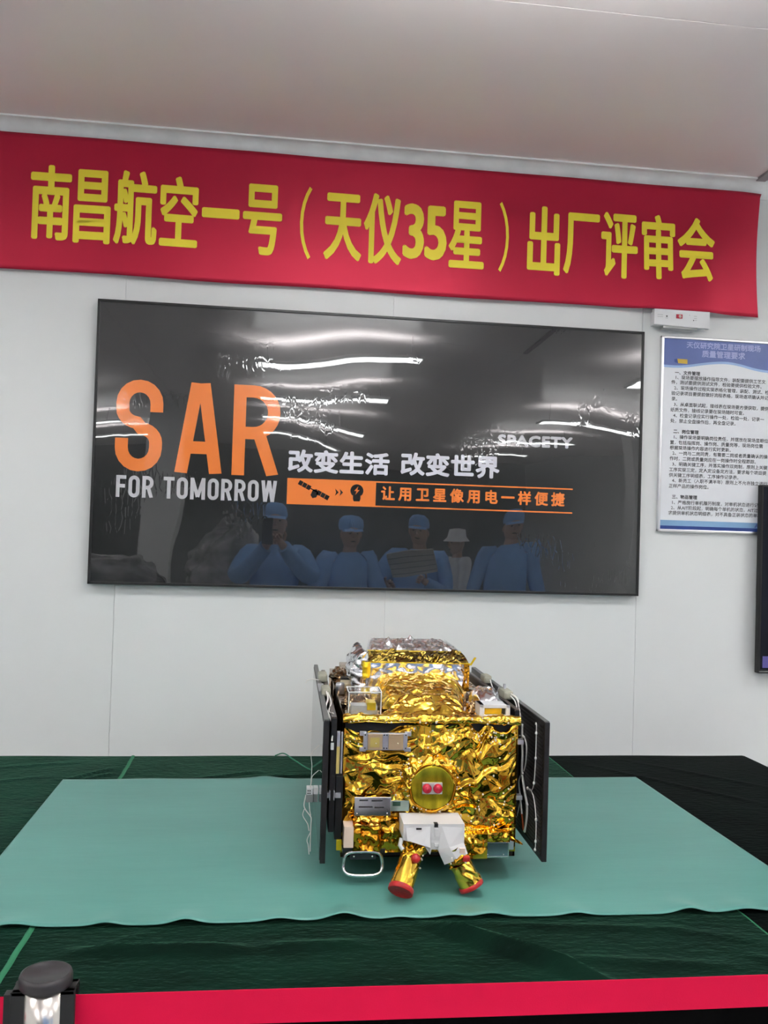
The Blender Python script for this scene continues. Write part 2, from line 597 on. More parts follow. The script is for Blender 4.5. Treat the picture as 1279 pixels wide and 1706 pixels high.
def cond_letter(ch, x0, x1, z0, z1, w):
    """condensed grotesque capitals drawn as strokes"""
    h = w / 2
    l, r, b, t = x0 + h, x1 - h, z0 + h, z1 - h
    cx, cz = (x0 + x1) / 2, (z0 + z1) / 2
    rx = (r - l) / 2
    rz = rx * 1.05
    S_ = []
    if ch == 'S':
        S_.append([(r, t - rz - (z1 - z0) * 0.09)] + arc(cx, t - rz, rx, rz, 0, 180) +
                  arc(cx, cz + rz * 0.95, rx, rz * .8, 180, 262, 6)[1:] + arc(cx, cz - rz * 0.95, rx, rz * .8, 82, 0, 6)
                  + arc(cx, b + rz, rx, rz, 0, -180) + [(l, b + rz + (z1 - z0) * 0.10)])
    elif ch == 'A':
        a = (x1 - x0) * 0.125
        S_.append([(x0 + h, z0), (cx - a * .55, z1)])
        S_.append([(x1 - h, z0), (cx + a * .55, z1)])
        S_.append([(x0 + (x1 - x0) * 0.25, z0 + (z1 - z0) * 0.285), (x1 - (x1 - x0) * 0.25, z0 + (z1 - z0) * 0.285)])
    elif ch == 'R':
        S_.append([(l, z0), (l, z1)])
        m_ = z0 + (z1 - z0) * 0.47
        ry = (t - m_) / 2
        rr = min(rx * 1.2, ry)
        S_.append([(l, t), (r - rr, t)] + arc(r - rr, t - rr, rr, rr, 90, 0, 7)[1:] + arc(r - rr, m_ + rr, rr, rr, 0, -90, 7) + [(l, m_)])
        S_.append([(cx + rx * .15, m_), (r, z0)])
    elif ch == 'F':
        S_ += [[(l, z0), (l, z1)], [(x0, t), (x1, t)], [(x0, cz + h * .2), (x1 - w * .25, cz + h * .2)]]
    elif ch == 'O':
        S_.append([(l, cz)] + arc(l + rx, t - rz, rx, rz, 180, 0) + arc(l + rx, b + rz, rx, rz, 0, -180) + [(l, cz)])
    elif ch == 'T':
        S_ += [[(x0, t), (x1, t)], [(cx, z0), (cx, z1)]]
    elif ch == 'M':
        S_ += [[(l, z0), (l, z1)], [(r, z0), (r, z1)], [(l, z1), (cx, z0 + (z1 - z0) * .12)], [(r, z1), (cx, z0 + (z1 - z0) * .12)]]
    elif ch == 'W':
        q = (x1 - x0) * 0.27
        S_ += [[(l, z1), (x0 + q, z0)], [(x0 + q, z0), (cx, z1)], [(cx, z1), (x1 - q, z0)], [(x1 - q, z0), (r, z1)]]
    V, F = [], []
    for s in S_:
        v, f = ribbon(s, w)
        F += [tuple(i + len(V) for i in q_) for q_ in f]
        V += v
    V = [(p[0], min(max(p[1], z0), z1)) for p in V]
    return V, F


for ch, a, b in (('S', -0.534, -0.374), ('A', -0.329, -0.165), ('R', -0.131, 0.034)):
    v, f = cond_letter(ch, a, b, 1.739, 2.060, 0.044)
    mb = MB(bo)
    for k, q in enumerate(f):   # tiny steps keep overlapping strokes of one letter from coinciding
        mb.add([(v[i][0], YP - 0.00002 * (k % 7), v[i][1]) for i in q], [(0, 1, 2, 3)])
    tag(mb.build('letter', F_ORANGE, board), 'large orange condensed capital letter')
for word, a, b in (('FOR', -0.525, -0.398), ('TOMORROW', -0.364, 0.030)):
    wd = {'M': 1.35, 'W': 1.45, 'F': .88, 'T': .98}
    tot = sum(wd.get(c, 1.0) for c in word) + 0.22 * (len(word) - 1)
    k = (b - a) / tot
    p = a
    mb = MB(bo)
    for c in word:
        w_ = wd.get(c, 1.0) * k
        v, f = cond_letter(c, p, p + w_, 1.648, 1.724, 0.0125)
        for kk, q in enumerate(f):
            mb.add([(v[i][0], YP - 0.00002 * (kk % 7), v[i][1]) for i in q], [(0, 1, 2, 3)])
        p += w_ + 0.22 * k
    tag(mb.build('slogan_text', F_GREY, board), 'light grey capital lettering')
for body, bx, bold, m_ in (('改变生活', (0.066, 0.431, 1.757, 1.840), 0.0034, F_WHITE), ('改变世界', (0.471, 0.838, 1.761, 1.846), 0.0034, F_WHITE),
                           ('SPACETY', (0.829, 1.113, 1.883, 1.926), 0.0030, F_GREY), ('让用卫星像用电一样便捷', (0.403, 1.088, 1.668, 1.720), 0.0018, F_ORANGE)):
    v, f = fit_text(body, bx, 0, 3, 1.1 if body == 'SPACETY' else (1.45 if len(body) > 7 else 1.03))
    wall_text('slogan_text', v, f, YP, m_, board, bo, None, bold)
mb = MB(bo)
mb.add([(0.066, YP, 1.643), (0.384, YP, 1.643), (0.384, YP, 1.736), (0.066, YP, 1.736)], [(0, 1, 2, 3)])
tag(mb.build('orange_block', F_ORANGE, board), 'solid orange rectangle')
for z_ in (1.736, 1.648):
    mb = MB(bo)
    mb.add([(0.384, YP, z_ - 0.005), (1.118, YP, z_ - 0.005), (1.118, YP, z_), (0.384, YP, z_)], [(0, 1, 2, 3)])
    mb.build('orange_rule', F_ORANGE, board)
# icons on the orange block: satellite, double arrow, light bulb
YI = YP - 0.0004
mb = MB(bo)


def flat(poly, m_=None):
    mb.add([(a, YI, b) for a, b in poly], [tuple(range(len(poly)))])


def rrect(cx, cz, w, h, ang):
    c, s = math.cos(ang), math.sin(ang)
    return [(cx + c * a - s * b, cz + s * a + c * b) for a, b in ((-w / 2, -h / 2), (w / 2, -h / 2), (w / 2, h / 2), (-w / 2, h / 2))]


an = R(-27)
for k, d in enumerate((-0.052, -0.036, -0.020, 0.022, 0.038, 0.054)):
    flat(rrect(0.160 + d * math.cos(an), 1.696 + d * math.sin(an), 0.0145, 0.0165, an))
flat(rrect(0.160, 1.696, 0.030, 0.004, an))
flat([(0.150, 1.678), (0.157, 1.667), (0.170, 1.670), (0.178, 1.684), (0.172, 1.699), (0.158, 1.698)])
mb.build('satellite_icon', F_BLACK, board)
mb = MB(bo)
for dx in (0, 0.016):
    flat([(0.237 + dx, 1.678), (0.250 + dx, 1.691), (0.237 + dx, 1.704), (0.241 + dx, 1.691)])
mb.build('arrow_icon', F_BLACK, board)
mb = MB(bo)
flat([(0.302, 1.669), (0.329, 1.669), (0.329, 1.682)] + arc(0.3155, 1.699, 0.0235, 0.0235, -45, 225, 18) + [(0.302, 1.682)])
flat([(0.305, 1.661), (0.326, 1.661), (0.329, 1.669), (0.302, 1.669)])
bl = mb.build('bulb_icon', F_BLACK, board)
YI -= 0.0004
mb = MB(bo)
flat([(0.320, 1.715), (0.306, 1.698), (0.314, 1.698), (0.310, 1.684), (0.325, 1.702), (0.317, 1.702)])
mb.build('bolt', F_ORANGE, bl)
tag(board, 'large dark glossy board with orange letters in a thin black frame', 'display board')

# ---------------------------------------------------------------- rules poster on the wall
po = (1.709, WY, 1.587)
poster = empty('rules_poster', po)
PX0, PX1, PZ0, PZ1 = 1.459, 1.959, 1.588, 2.331
M_PAPER = mat('poster_paper', (0.80, 0.82, 0.86), rough=0.3, var=0.01)
M_PBLUE = mat('poster_blue', (0.085, 0.13, 0.36), rough=0.3, var=0.05)
M_PLBLUE = mat('poster_light_blue', (0.30, 0.45, 0.72), rough=0.3)
M_PMID = mat('poster_mid_blue', (0.20, 0.36, 0.56), rough=0.3)
M_PNAVY = mat('poster_navy', (0.02, 0.05, 0.22), rough=0.3)
M_INK = mat('poster_ink', (0.035, 0.035, 0.04), rough=0.5)
M_TITLE = mat('poster_title', (0.36, 0.40, 0.66), rough=0.4)
M_GOLDP = mat('poster_yellow', (0.55, 0.37, 0.05), rough=0.4)
fy = WY - 0.019
fw_ = 0.010
for a, b in (((PX0, fy, PZ0), (PX1, WY, PZ0 + fw_)), ((PX0, fy, PZ1 - fw_), (PX1, WY, PZ1)),
             ((PX0, fy, PZ0), (PX0 + fw_, WY, PZ1)), ((PX1 - fw_, fy, PZ0), (PX1, WY, PZ1))):
    MB(po).box(a, b, 0.003).build('frame_rail', M_ALU, poster)
py = WY - 0.014
sheet = MB(po).box((PX0 + fw_, py, PZ0 + fw_), (PX1 - fw_, WY - 0.002, PZ1 - fw_)).build('printed_sheet', M_PAPER, poster)
YI = py - 0.0003
xs = np.linspace(PX0 + fw_, PX1 - fw_, 40)
wz = np.interp(xs, [1.469, 1.52, 1.566, 1.64, 1.714, 1.774, 1.834, 1.89, 1.95], [2.221, 2.219, 2.224, 2.238, 2.246, 2.240, 2.225, 2.219, 2.219])
wz = np.convolve(np.pad(wz, 2, 'edge'), np.ones(5) / 5, 'valid')
mb = MB(po)
flat([(a, b) for a, b in zip(xs, wz)] + [(xs[-1], PZ1 - fw_), (xs[0], PZ1 - fw_)])
mb.build('header_band', M_PBLUE, poster)
mb = MB(po)
for i in range(39):
    flat([(xs[i], wz[i] - 0.009), (xs[i + 1], wz[i + 1] - 0.009), (xs[i + 1], wz[i + 1]), (xs[i], wz[i])])
mb.build('header_edge', M_PLBLUE, poster)
mb = MB(po)
flat([(PX0 + fw_, 1.611), (PX1 - fw_, 1.611), (PX1 - fw_, 1.632), (PX0 + fw_, 1.632)])
mb.build('footer_band', M_PMID, poster)
mb = MB(po)
flat([(PX0 + fw_, 1.598), (PX1 - fw_, 1.598), (PX1 - fw_, 1.611), (PX0 + fw_, 1.611)])
mb.build('footer_line', M_PNAVY, poster)
YI -= 0.0003
mb = MB(po)
flat([(1.527, 2.229), (1.564, 2.228), (1.564, 2.245), (1.523, 2.246)])
mb.build('yellow_wedge', M_GOLDP, poster)
mb = MB(po)
flat([(1.513, 2.232), (1.527, 2.229), (1.523, 2.246), (1.511, 2.243)])
mb.build('navy_wedge', M_PNAVY, poster)
mb = MB(po)
flat([(1.848, 1.614), (1.855, 1.614), (1.857, 1.619), (1.860, 1.614), (1.867, 1.614), (1.8575, 1.630)])
mb.build('footer_logo', M_PBLUE, poster)
v, f = text_geo('天', 0, 2)
wall_text('footer_text', v * 0.014 + np.array([1.868, 1.616]), f, YI, M_PBLUE, poster, po)
for body, cx, cz, sz in (('天仪研究院卫星研制现场', 1.709, 2.291, 0.0275), ('质量管理要求', 1.709, 2.259, 0.0295)):
    v, f = text_geo(body, 0, 2)
    v = v * sz
    v += np.array([cx, cz]) - np.array([(v[:, 0].min() + v[:, 0].max()) / 2, 0])
    wall_text('title_text', v, f, YI, M_TITLE, poster, po, None, 0.0007, 4)
ROWS = [(1.514, 2.193, '一、文件管理', 1), (1.515, 2.175, '1、现场要摆放操作指导文件，装配要提供工艺文', 0), (1.501, 2.156, '件，测试要提供测试文件，检验要提供检验文件。', 0),
        (1.513, 2.135, '2、现场操作过程实现表格化管理，装配、测试、检', 0), (1.502, 2.114, '验记录项目要提前做好流程表格，现场逐项确认并记', 0),
        (1.503, 2.093, '录。', 0), (1.513, 2.072, '3、从桌面联试起，接线表在现场要方便获取，提供', 0), (1.500, 2.051, '纸质文件，接线记录要在现场随时可查。', 0),
        (1.512, 2.030, '4、检查记录应实行操作一处，检验一处，记录一', 0), (1.501, 2.009, '处，禁止全盘操作后，再全盘记录。', 0),
        (1.513, 1.969, '二、岗位管理', 1), (1.513, 1.948, '1、操作现场要明确岗位责任，并摆放在现场显眼位', 0), (1.501, 1.927, '置，包括指挥岗、操作岗、质量岗等，现场岗位需', 0),
        (1.501, 1.907, '根据现场操作内容进行实时更新。', 0), (1.512, 1.887, '2、一岗与二岗同责，有需要二岗或者质量确认的操', 0), (1.501, 1.866, '作时，二岗或质量岗应在一岗操作时全程跟踪。', 0),
        (1.512, 1.845, '3、明确关键工序，并落实操作双岗制，原则上关键', 0), (1.500, 1.824, '工序实现三定，定人定设备定方法，要求每个项目提', 0),
        (1.500, 1.803, '供关键工序明细表，工序操作记录表。', 0), (1.513, 1.783, '4、新员工（入职不满半年）原则上不允许独立进行', 0), (1.500, 1.762, '正样产品的操作岗位。', 0),
        (1.513, 1.721, '三、物品管理', 1), (1.512, 1.700, '1、严格施行单机履历制度，对单机状态进行记录', 0), (1.511, 1.680, '2、从AIT阶段起，明确每个单机的状态，AIT过程要', 0),
        (1.500, 1.660, '求提供单机状态明细表，对不具备正装状态的单机', 0)]
for x_, zc, body, bd in ROWS:
    v, f = text_geo(body, 0, 1)
    v = v * 0.0171
    wall_text('text_line', v + np.array([x_, zc - 0.0065]), f, YI, M_INK, poster, po, None, 0.0005 if bd else 0.0002, 4)
tag(poster, 'framed white poster of dense rules with a blue wavy header', 'poster')

# ---------------------------------------------------------------- emergency light box under the banner
eo = (1.512, WY, 2.353)
em = empty('emergency_light_box', eo)
M_EMW = mat('box_white', (0.80, 0.81, 0.83), rough=0.3, var=0.01)
mb = MB(eo)
ex0, ex1, ey = 1.412, 1.632, 3.235
mb.prism([(ex0, 2.363), (ex1, 2.358), (ex1, 2.4215), (ex0, 2.4215)], ey, ey + 0.02, lambda a, b, d: (a, d, b))
mb.prism([(ex0 + 0.008, 2.367), (ex1 - 0.012, 2.363), (ex1 - 0.012, 2.418), (ex0 + 0.008, 2.418)], ey + 0.02, WY, lambda a, b, d: (a, d, b))
mb.build('housing', M_EMW, em, fixn=True)
MB(eo).box((1.498, ey - 0.0012, 2.390), (1.523, ey + 0.002, 2.406), 0.001).build('red_window', mat('red_led', (0.45, 0.02, 0.05), rough=0.2), em)
MB(eo).sphere((1.513, ey - 0.001, 2.398), 0.006, sc=(1, .4, 1)).build('button', mat('beige_button', (0.55, 0.48, 0.42), rough=0.3), em)
for a, b, r_ in ((1.461, 2.396, 0.0028), (1.567, 2.386, 0.0020), (1.551, 2.405, 0.0008)):
    mb = MB(eo)
    mb.lathe([(0, 0), (r_, 0), (r_, 0.002), (0, 0.002)], Matrix.Translation((a, ey + 0.001, b)) @ Matrix.Rotation(R(90), 4, 'X'), 12)
    mb.build('indicator_hole', M_BLACK, em)
mb = MB(eo)
for a, b, w_ in ((1.424, 2.3995, .022), (1.424, 2.392, .022), (1.456, 2.388, .010), (1.568, 2.401, .012), (1.568, 2.393, .012), (1.572, 2.386, .008)):
    mb.add([(a, ey - 0.0004, b), (a + w_, ey - 0.0004, b), (a + w_, ey - 0.0004, b + 0.002), (a, ey - 0.0004, b + 0.002)], [(0, 1, 2, 3)])
tag(mb.build('printed_mark', mat('mark_grey', (0.5, 0.5, 0.52), rough=0.5), em), None, kind='stuff')
MB(eo).box((1.450, 3.240, 2.352), (1.585, 3.274, 2.366), 0.003).build('lens_strip', mat('lens_grey', (0.45, 0.46, 0.46), rough=0.3), em)
tag(em, 'small white emergency light box half covered by the red banner', 'emergency light')

# ---------------------------------------------------------------- wall screen cut by the right edge
to = (2.43, WY, 1.07)
tv = empty('wall_screen', to)
ty = 3.235
MB(to).box((1.855, ty, 1.063), (3.09, ty + 0.029, 1.777), 0.004).build('housing', M_BLACKM, tv)
MB(to).box((1.863, ty - 0.0010, 1.078), (3.082, ty + 0.001, 1.769)).build('screen', mat('screen_dark', (0.003, 0.004, 0.007), rough=0.25, spec=0.25, emit=(0.1, 0.12, 0.3), estr=0.01), tv)
MB(to).box((1.871, ty - 0.0016, 1.085), (2.3, ty - 0.0008, 1.1285)).build('screen_banner', mat('screen_violet', (0.01, 0.01, 0.03), rough=0.1, emit=(0.10, 0.085, 0.30), estr=0.42), tv)
MB(to).box((1.859, ty - 0.0008, 1.0700), (3.086, ty + 0.001, 1.0715)).build('bezel_line', M_STEEL, tv)
MB(to).box((2.2, ty + 0.029, 1.25), (2.66, WY, 1.6), 0.004).build('wall_bracket', M_BLACKM, tv)
tag(tv, 'black wall screen cut off by the right edge, overlapping the poster', 'screen')

# ---------------------------------------------------------------- table, cloths, mat
TZ = 0.75
tb = empty('table', (0.4, 2.4, 0))
MB((0.4, 2.4, 0)).box((-1.9, 1.56, 0.715), (1.83, 3.270, 0.744), 0.004).build('table_top', mat('laminate', (0.6, 0.58, 0.55), rough=0.5), tb)
for a in (-1.8, -0.1, 1.72):
    for b in (1.7, 3.15):
        MB((0.4, 2.4, 0)).tube([(a, b, 0), (a, b, 0.716)], 0.02, 10).build('leg', M_STEEL, tb)
tag(tb, 'long table pushed against the wall under dark green velvet cloths', 'table')


def velvet(name, c1, c2, sh):
    m = mat(name, c1, rough=0.75, col2=c2, scale=5.0, spec=0.06, stretch=(1, 2.2, 1), bump=0.003, bscale=38)
    b = m.node_tree.nodes['Principled BSDF']
    b.inputs['Sheen Weight'].default_value = sh
    b.inputs['Sheen Tint'].default_value = (0.20, 0.62, 0.40, 1)
    b.inputs['Sheen Roughness'].default_value = 0.30
    return m


V_GREEN = velvet('velvet_green', (0.0025, 0.017, 0.010), (0.0012, 0.007, 0.0045), 0.42)
V_LEFT = velvet('velvet_left', (0.002, 0.022, 0.013), (0.001, 0.009, 0.006), 0.38)
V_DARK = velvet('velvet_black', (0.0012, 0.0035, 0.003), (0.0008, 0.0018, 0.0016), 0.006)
M_HEM = mat('hem_green', (0.02, 0.17, 0.08), rough=0.8)
RNG = np.random.default_rng(7)
RIDGES = [((0.335, 1.880), (0.66, 1.585), 0.014, 0.028), ((-0.36, 1.781), (0.02, 1.772), 0.014, 0.015), ((0.0, 1.776), (0.24, 1.781), 0.014, 0.008), ((0.45, 1.86), (0.9, 1.80), 0.012, 0.005), ((0.55, 1.70), (0.95, 1.64), 0.016, 0.005),
          ((-0.29, 1.795), (-0.19, 1.872), 0.006, 0.003), ((-0.60, 2.965), (-0.455, 3.12), 0.008, 0.006), ((-0.56, 2.96), (-0.45, 3.05), 0.008, 0.005),
          ((-0.21, 2.972), (0.02, 3.065), 0.010, 0.005), ((-0.10, 2.965), (0.25, 3.02), 0.010, 0.006), ((0.25, 1.86), (0.30, 1.60), 0.01, 0.002),
          ((0.95, 1.70), (1.06, 1.60), 0.012, 0.004), ((0.80, 1.83), (1.03, 1.74), 0.012, 0.003), ((1.1, 3.2), (1.6, 2.6), 0.012, 0.003),
          ((1.3, 3.22), (1.75, 2.75), 0.012, 0.003), ((-0.9, 3.1), (-0.55, 3.2), 0.01, 0.003), ((-0.95, 2.9), (-0.62, 3.02), 0.01, 0.003)]


def cloth_h(x_, y_):
    h = 0.0012 * (1 + np.sin(x_ * 9 + 1.3 * np.sin(y_ * 5)) * np.sin(y_ * 11 + np.sin(x_ * 4)))
    for (ax, ay), (bx, by), w_, a in RIDGES:
        dx, dy = bx - ax, by - ay
        L_ = math.hypot(dx, dy)
        s = ((x_ - ax) * dx + (y_ - ay) * dy) / L_
        d = (-(x_ - ax) * dy + (y_ - ay) * dx) / L_
        tp = np.clip(np.minimum(s, L_ - s) / (L_ * 0.25), 0, 1)
        h = h + a * tp * np.exp(-(d / w_) ** 2)
    # flat where the rubber mat lies
    inside = np.clip((x_ + 0.64) / 0.03, 0, 1) * np.clip((1.295 - x_) / 0.03, 0, 1) * np.clip((y_ - 1.86) / 0.03, 0, 1) * np.clip((2.975 - y_) / 0.03, 0, 1)
    return h * (1 - inside)


def tablecloth(name, x0, x1, m, label, hems=(), drop=0.03, endr=False):
    org = ((x0 + x1) / 2, 2.4, 0.0)
    root = empty('tablecloth', org)
    nx = int((x1 - x0) / 0.012)
    front, edge = 1.545, 0.014
    prof = [(3.268 - k * 0.012, 0.0) for k in range(int((3.268 - front) / 0.012))]
    yl = prof[-1][0]
    for k in range(1, 6):
        a = k / 5 * math.pi / 2
        prof.append((yl - edge * math.sin(a), -edge * (1 - math.cos(a))))
    yl = prof[-1][0]
    for k in range(1, 8):
        prof.append((yl - 0.0003 * k, -edge - drop * k / 7))
    P = np.array(prof)
    xs_ = np.linspace(x0, x1, nx + 1)
    X = np.repeat(xs_[:, None], len(P), 1)
    Y = np.repeat(P[:, 0][None], nx + 1, 0).copy()
    Z = np.repeat(P[:, 1][None], nx + 1, 0) + (TZ - 0.0035)
    top = P[:, 1] > -0.001
    Z[:, top] += cloth_h(X, Y)[:, top]
    hang = np.clip((-P[:, 1] - 0.02) / 0.3, 0, 1)
    Y -= hang[None] * (0.035 + 0.035 * np.sin(X * 21 + 1.5 * np.sin(X * 6)))
    if endr:
        t = np.clip((X - (x1 - 0.05)) / 0.05, 0, 1)
        Z -= 0.03 * t ** 2
    np_ = len(P)
    vv_ = list(zip(X.ravel(), Y.ravel(), Z.ravel()))
    vv_ += [(a, b, c - 0.0015) for a, b, c in vv_]
    K_ = (nx + 1) * np_
    ff_ = []
    for i in range(nx):
        for j in range(np_ - 1):
            a = i * np_ + j
            ff_.append((a, a + 1, a + np_ + 1, a + np_))
    ff_ += [tuple(K_ + k for k in f_[::-1]) for f_ in ff_]
    mb_ = MB(org)
    mb_.add(vv_, ff_, True)
    mb_.build('cloth', m, root)
    for hx, w_, wig in hems:
        pts = []
        for j in range(np_ - 1):
            xx = hx + wig * math.sin(j * 0.13) + 0.3 * wig * math.sin(j * 0.7)
            i = min(nx, max(0, int(round((xx - x0) / (x1 - x0) * nx))))
            pts.append((xx, Y[i, j], Z[i, j]))
        hv, hf = [], []
        for p in pts:
            for s_, u_ in ((-1, 0.0008), (-0.5, w_ * 0.45), (0.5, w_ * 0.45), (1, 0.0008)):
                hv.append((p[0] + s_ * w_, p[1], p[2] + u_))
        for k in range(len(pts) - 1):
            for q in range(3):
                hf.append((k * 4 + q, k * 4 + 4 + q, k * 4 + 5 + q, k * 4 + 1 + q))
        hb = MB(org)
        hb.add(hv, hf, True)
        hb.build('hem', M_HEM, root)
    tag(root, label, 'tablecloth')
    return root


tablecloth('tablecloth', -1.92, -0.441, V_LEFT, 'dark green velvet tablecloth on the far left of the table')
tablecloth('tablecloth', -0.439, 1.054, V_GREEN, 'green velvet tablecloth under and in front of the green mat', [(-0.436, 0.0062, 0.002), (1.050, 0.0022, 0.0008)])
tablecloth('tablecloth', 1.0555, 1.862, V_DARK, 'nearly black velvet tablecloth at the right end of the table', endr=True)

# added black skirt, stands in for shade on the hanging cloth front
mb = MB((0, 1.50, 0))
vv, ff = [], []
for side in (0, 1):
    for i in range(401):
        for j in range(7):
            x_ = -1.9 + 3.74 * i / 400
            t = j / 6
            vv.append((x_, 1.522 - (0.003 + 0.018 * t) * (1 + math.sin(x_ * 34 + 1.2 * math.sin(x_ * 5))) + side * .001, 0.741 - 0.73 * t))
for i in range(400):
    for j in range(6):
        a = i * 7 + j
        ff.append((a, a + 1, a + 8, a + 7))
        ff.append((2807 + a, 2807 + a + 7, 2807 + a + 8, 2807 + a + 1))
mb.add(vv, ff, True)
tag(mb.build('shade_skirt', mat('shade_black', (0.002, 0.002, 0.0022), rough=0.9, spec=0.05)), 'added black skirt standing in for the shade below the table edge behind the belt', 'added skirt')

# rubber mat with a slightly wavy front edge
M_MAT = mat('mat_rubber', (0.094, 0.280, 0.243), rough=0.42, var=0.045, scale=3.0, spec=0.5, bump=0.0006, bscale=14, stretch=(0.6, 2.2, 1))
mo = (0.33, 2.41, TZ)
mx0, mx1, my0, my1 = -0.605, 1.262, 1.880, 2.955
nx, ny = 240, 70
BUMP = [(-0.293, .030, .006), (-0.137, .032, .009), (0.051, .035, .006), (0.183, .038, .012), (0.30, .025, .003), (0.411, .03, .005), (0.493, .035, .007), (0.678, .032, .006), (0.93, .035, .010), (1.06, .04, .006), (-0.47, .04, .006), (1.2, .03, .006)]
BBUMP = [(0.02, .05, .007), (-0.35, .08, .002)]
X = np.linspace(mx0, mx1, nx + 1)[:, None] + np.zeros((1, ny + 1))
Yv = np.linspace(my0, my1, ny + 1)[None] + np.zeros((nx + 1, 1))
Yv = Yv - (1 - (Yv - my0) / (my1 - my0)) * 0.006 * (X - 0.3) + 0.003 * np.sin(X * 6) * (1 - (Yv - my0) / (my1 - my0))
Z = np.full_like(X, TZ + 0.0015)
for bx, bw, bh in BUMP:
    Z += 1.15 * bh * np.exp(-((X - bx) / bw) ** 2) * np.exp(-((Yv - my0) / 0.05) ** 2)
for bx, bw, bh in BBUMP:
    Z += bh * np.exp(-((X - bx) / bw) ** 2) * np.exp(-((Yv - my1) / 0.04) ** 2)
Z += 0.0008 * np.sin(X * 8 + Yv * 3) * np.clip((Yv - my0) / .3, 0, 1)
# pressed-in streak near the middle left
sx, sy, ex_, ey_ = -0.052, 2.446, -0.088, 2.156
L_ = math.hypot(ex_ - sx, ey_ - sy)
s = ((X - sx) * (ex_ - sx) + (Yv - sy) * (ey_ - sy)) / L_
d = (-(X - sx) * (ey_ - sy) + (Yv - sy) * (ex_ - sx)) / L_
Z += 0.0012 * np.clip(np.minimum(s, L_ - s) / 0.05, 0, 1) * np.exp(-(d / 0.010) ** 2)
mb = MB(mo)
vv = list(zip(X.ravel(), Yv.ravel(), (Z + 0.0015).ravel())) + list(zip(X.ravel(), Yv.ravel(), Z.ravel()))
ff = []
K = (nx + 1) * (ny + 1)
for i in range(nx):
    for j in range(ny):
        a = i * (ny + 1) + j
        q = (a, a + ny + 1, a + ny + 2, a + 1)
        ff.append(q)
        ff.append(tuple(K + k for k in q[::-1]))
per = [i * (ny + 1) for i in range(nx + 1)] + [nx * (ny + 1) + j for j in range(1, ny + 1)] + [i * (ny + 1) + ny for i in range(nx - 1, -1, -1)] + [j for j in range(ny - 1, 0, -1)]
for k in range(len(per)):
    a, b = per[k], per[(k + 1) % len(per)]
    ff.append((a, K + a, K + b, b))
mb.add(vv, ff, True)
tag(mb.build('rubber_mat', M_MAT), 'light green rubber mat spread over the velvet tablecloths', 'mat')

# thin green lead lying on the cloth behind the satellite
mb = MB((0.1, 3.1, TZ))
mb.tube([(0.055, 3.24, 0.756), (0.085, 3.22, 0.768), (0.12, 3.14, 0.764), (0.17, 3.04, 0.758), (0.24, 2.99, 0.758)], 0.0022, 6, spline=6)
tag(mb.build('cable', mat('green_cable', (0.02, 0.22, 0.12), rough=0.5)), 'thin green lead lying on the cloth behind the satellite', 'cable')

# ---------------------------------------------------------------- barrier posts with red belt
M_BELT = mat('belt_red', (0.69, 0.008, 0.056), rough=0.6, var=0.03, scale=4, bump=0.0003, bscale=500, spec=0.12)
PY = 1.345


def stanchion(x_, belt_to=None, left_clip=True):
    org = (x_, PY, 0)
    root = empty('barrier_post', org)
    MB().lathe([(0, 0), (0.16, 0), (0.16, 0.008), (0.14, 0.018), (0.05, 0.03), (0.028, 0.034), (0, 0.034)], n=40).build('base', M_BLACK, root)
    MB().lathe([(0.0255, 0.03), (0.0255, 0.78), (0.0255, 0.79)], n=32).build('pole', M_CHROME, root)
    hd = MB().lathe([(0.0, 0.785), (0.030, 0.785), (0.030, 0.902), (0, 0.902)], n=36).build('head', M_CHROME, root)
    for k in range(3):
        a = k * math.pi / 2
        Mx = Matrix.Rotation(a, 4, 'Z')
        mb_ = MB()
        mb_.box((0.0235, -0.0175, 0.79), (0.0435, -0.0085, 0.898), 0.001, Mx)
        mb_.box((0.0235, 0.0085, 0.79), (0.0435, 0.0175, 0.898), 0.001, Mx)
        mb_.box((0.0235, -0.0175, 0.892), (0.0425, 0.0175, 0.898), 0.001, Mx)
        mb_.box((0.0235, -0.0085, 0.79), (0.030, 0.0085, 0.896), 0.0, Mx)
        mb_.build('belt_slot', M_BLACK, hd)
    MB().lathe([(0, 0.900), (0.0355, 0.900), (0.0365, 0.903), (0.0365, 0.912), (0.0345, 0.917), (0.0315, 0.9175), (0.030, 0.9155), (0, 0.9165)], n=40).build('cap', mat('cap_black', (0.028, 0.025, 0.028), rough=0.4), root)
    if belt_to is not None:
        L_ = belt_to - x_
        n_ = 60
        vv_, ff_ = [], []
        for side in (-0.0006, 0.0006):
            for k in range(n_ + 1):
                t = k / n_
                xx = 0.030 + (L_ - 0.08) * t
                zz = 0.860 - 0.004 * math.sin(math.pi * t)
                yy = -0.001 + side + 0.0015 * math.sin(t * 9)
                vv_ += [(xx, yy, zz - 0.0245), (xx, yy + 0.0003, zz), (xx, yy, zz + 0.0245)]
        K_ = (n_ + 1) * 3
        for k in range(n_):
            for q in range(2):
                a = k * 3 + q
                ff_.append((a, a + 3, a + 4, a + 1))
                ff_.append((K_ + a, K_ + a + 1, K_ + a + 4, K_ + a + 3))
            a = k * 3
            ff_.append((a, K_ + a, K_ + a + 3, a + 3))
            ff_.append((a + 2, a + 5, K_ + a + 5, K_ + a + 2))
        MB().add(vv_, ff_, False).build('belt', M_BELT, root)
        mb_ = MB()
        mb_.box((L_ - 0.0545, -0.008, 0.83), (L_ - 0.0440, 0.008, 0.89), 0.001)
        mb_.build('belt_clip', M_BLACK, root)
    return root


tag(stanchion(-0.288, 1.55), 'chrome barrier post with black cap holding the long red belt', 'barrier post')
tag(stanchion(-1.75, -0.288), 'barrier post beyond the left edge, only its red belt end showing', 'barrier post')

